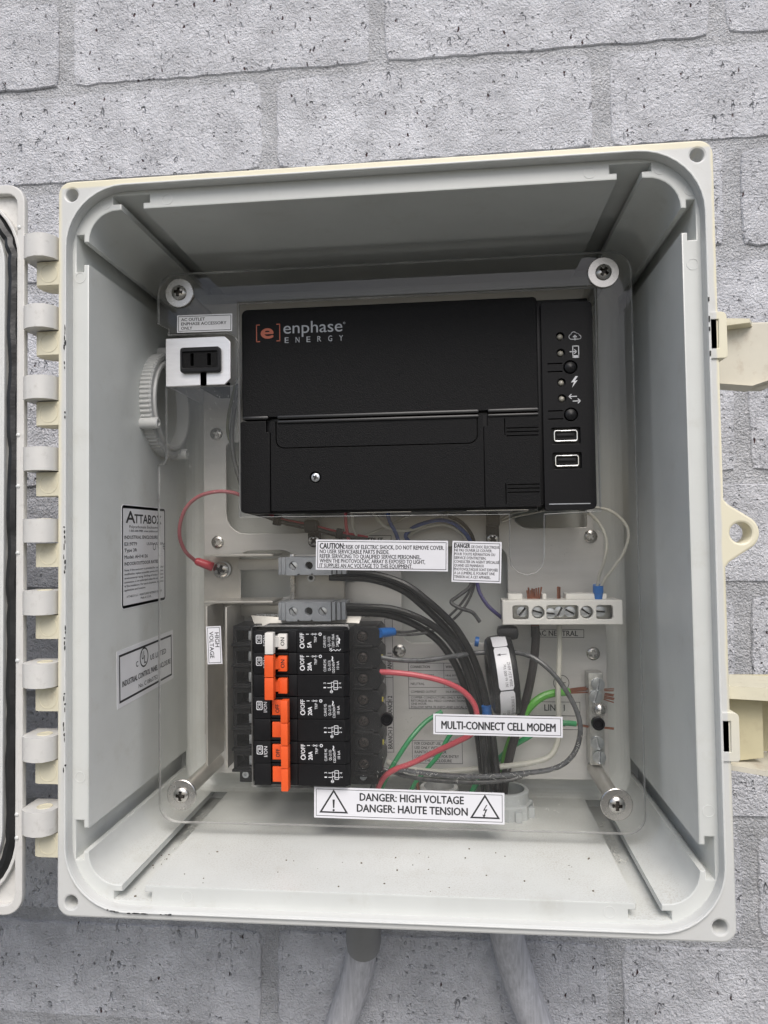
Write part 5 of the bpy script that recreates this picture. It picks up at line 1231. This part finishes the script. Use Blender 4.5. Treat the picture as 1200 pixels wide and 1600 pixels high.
wire('wire', [(605, 798, 100), (609, 815, 104), (618, 832, 110), (624, 850, 116)], 1.3, M_wblu, 'short blue lead dropping from the gateway to the caution sticker')
wire('wire', [(582, 798, 100), (592, 813, 104), (608, 825, 108), (640, 828, 112), (680, 812, 114), (700, 800, 112)], 1.15, M_wwht, 'white lead swagging beneath the gateway')
wire('wire', [(550, 800, 104), (552, 825, 108), (562, 838, 112), (590, 829, 116), (614, 818, 116), (640, 805, 112)], .95, M_wwht, 'thin pale lead crossing behind the blue drop lead')
wire('wire', [(540, 800, 104), (541, 822, 108), (545, 845, 112)], 1.1, M_wred, 'short red lead at the top left of the caution sticker')
wire('wire', [(785, 814, 118), (810, 806, 112), (840, 800, 108), (852, 797, 106)], .7, M_wwht, 'thin pale lead rising behind the U-shaped notch', grp='thin white leads')
wire('wire', [(783, 812, 120), (800, 802, 114), (826, 797, 108)], .7, M_wwht, 'thin pale lead above the one behind the notch', grp='thin white leads')
wire('wire', [(372, 600, 112), (366, 640, 114), (362, 680, 116), (366, 720, 116), (378, 760, 116)], 1.6, M_wdgr, 'dark lead down the left side of the gateway')
wire('wire', [(368, 600, 120), (358, 645, 121), (356, 675, 122), (364, 700, 122)], 1.1, M_olv, 'dull yellow-green lead beside the gateway, under the outlet')
# harness
hn = root('wire_harness', 'bundle of thin red and dark leads clipped below the gateway', 'wire harness', P(480, 822, 112))
for i, (mt, dy, dd) in enumerate(((M_wbrn, 0, 0), (M_wred, -3.0, -1), (M_wbrn, 3.5, 1), (M_wdgr, 0.5, -2))):
    MB().tube(smooth([P(x, y+dy*s_, 112+dd) for x, y, s_ in ((385, 798, .5), (415, 805, .8), (445, 815, 1), (485, 823, 1), (520, 832, 1), (550, 838, 1), (575, 842, .8))]), .95, 8).build('lead', mt, hn)
for px, py in ((434, 813), (531, 834)):
    q = P(px, py, 112); MB().box(q.x-2.1, q.x+2.1, 107, 117, q.z-3.4, q.z+3.4, 1, rot=(q, 'Y', .2)).build('cable_tie', M_blkS, hn)
def pclip(px, py0, py1, lab):
    q0, q1 = P(px, py0, 114), P(px, py1, 118)
    c = root('cable_clip', lab, 'cable clip', (q0.x, 116, q1.z), 'black cable clips')
    MB().box(q0.x-4.4, q0.x+4.4, 106, 118, q0.z-4.6, q0.z+4.2, 2.2).build('loop', M_blkS, c)
    MB().plate(rr(q0.x-4.2, q0.x+4.2, q1.z-4.4, q0.z, (1, 1, 4, 4), 5), [], 119, 122, bev=.5).build('tab', M_blkS, c)
    screw(c, q0.x, 119, q1.z, 3.9, 'ph', 1.6, .7, M_stain)
pclip(488, 822, 845, 'black cable clip with screw left of the caution sticker')
pclip(770, 812, 842, 'black cable clip with screw above the French sticker')
# ring terminal lead to bracket
def lug(rt):
    a_, b_ = P(305, 876, 115), P(333, 886, 119)
    MB().tube([a_, a_+(b_-a_)*.15, a_+(b_-a_)*.9, b_], 2.6, 12, rr=[1.9, 2.7, 3.2, 3.0]).build('crimp_sleeve', M_lugr, rt)
    q = P(347, 890, 120); MB().plate(circ(q.x, q.z, 5.6, 22), [circ(q.x, q.z, 2.6, 14)], 121.4, 122.4, bev=.2).build('ring_terminal', M_zinc, rt)
wire('ground_lead', [(385, 778, 96), (365, 770, 92), (340, 768, 90), (312, 775, 90), (292, 792, 92), (282, 816, 95), (281, 840, 99), (290, 862, 106), (305, 876, 115)], 1.25, M_wpnk, 'thin dull red lead looping to a red crimp on the bracket screw', parts=lug)
# small red plug-like blue end near the ring sensor
f_ = MB().tube([P(760, 1103, 98), P(761, 1118, 99)], 3.1, 14).build('blue_sleeve', M_blu); tag(f_, 'short blue sleeve on the black cable just above the modem sticker', 'cable sleeve', 'blue ferrules')
f_ = MB().tube([P(748, 1003, 112), P(742, 1002, 112)], 3.2, 14).build('blue_sleeve', M_blu); tag(f_, 'round blue sleeve peeking out left of the ring sensor top', 'cable sleeve', 'blue ferrules')
w_ = wire('wire', [(655, 1240, 118), (652, 1222, 118), (654, 1210, 120), (662, 1203, 122)], 1.2, M_cu, 'bare copper wire end at the floor bushing')

# ================================================================== CONDUITS below the box
cn = root('conduit', 'grey painted conduit leaving the box floor and bending left', 'conduit', (-30, 150, -330), 'conduits below the box')
MB().tube(smooth([(-24, 118, -180), (-26, 128, -225), (-27.5, 140, -262), (-30, 146, -285), (-36, 150, -310), (-47, 152, -340), (-64, 152, -380), (-90, 152, -430)], 8), 10.6, 28).build('pipe', M_cond, cn)
MB().tube([(-24, 118, -180), (-26.5, 130, -235), (-27.8, 140, -274), (-28.3, 142.5, -280)], 11.8, 28, rr=[12, 12, 11.9, 11.2]).build('collar', M_fit, cn)
MB().add([(-24+dx, 128.2, -274+dz) for dx, dz in ((-1.6, 5), (1.2, 5.4), (2.2, 2), (1.4, -4), (-.4, -6.5), (-2.4, -1))], [[0, 1, 2, 3, 4, 5]]) if False else None
cn = root('conduit', 'grey painted conduit leaving the box floor and bending right', 'conduit', (70, 150, -330), 'conduits below the box')
MB().tube(smooth([(64, 118, -180), (66, 128, -225), (68.5, 140, -262), (73, 146, -285), (80, 150, -310), (92, 152, -340), (112, 152, -380), (140, 152, -430)], 8), 11.4, 28).build('pipe', M_cond, cn)

for o in bpy.data.objects:
    if '_o' in o: del o['_o']
print('objects', len(bpy.data.objects), 'tris', sum(len(o.data.polygons) for o in bpy.data.objects if o.type == 'MESH'))
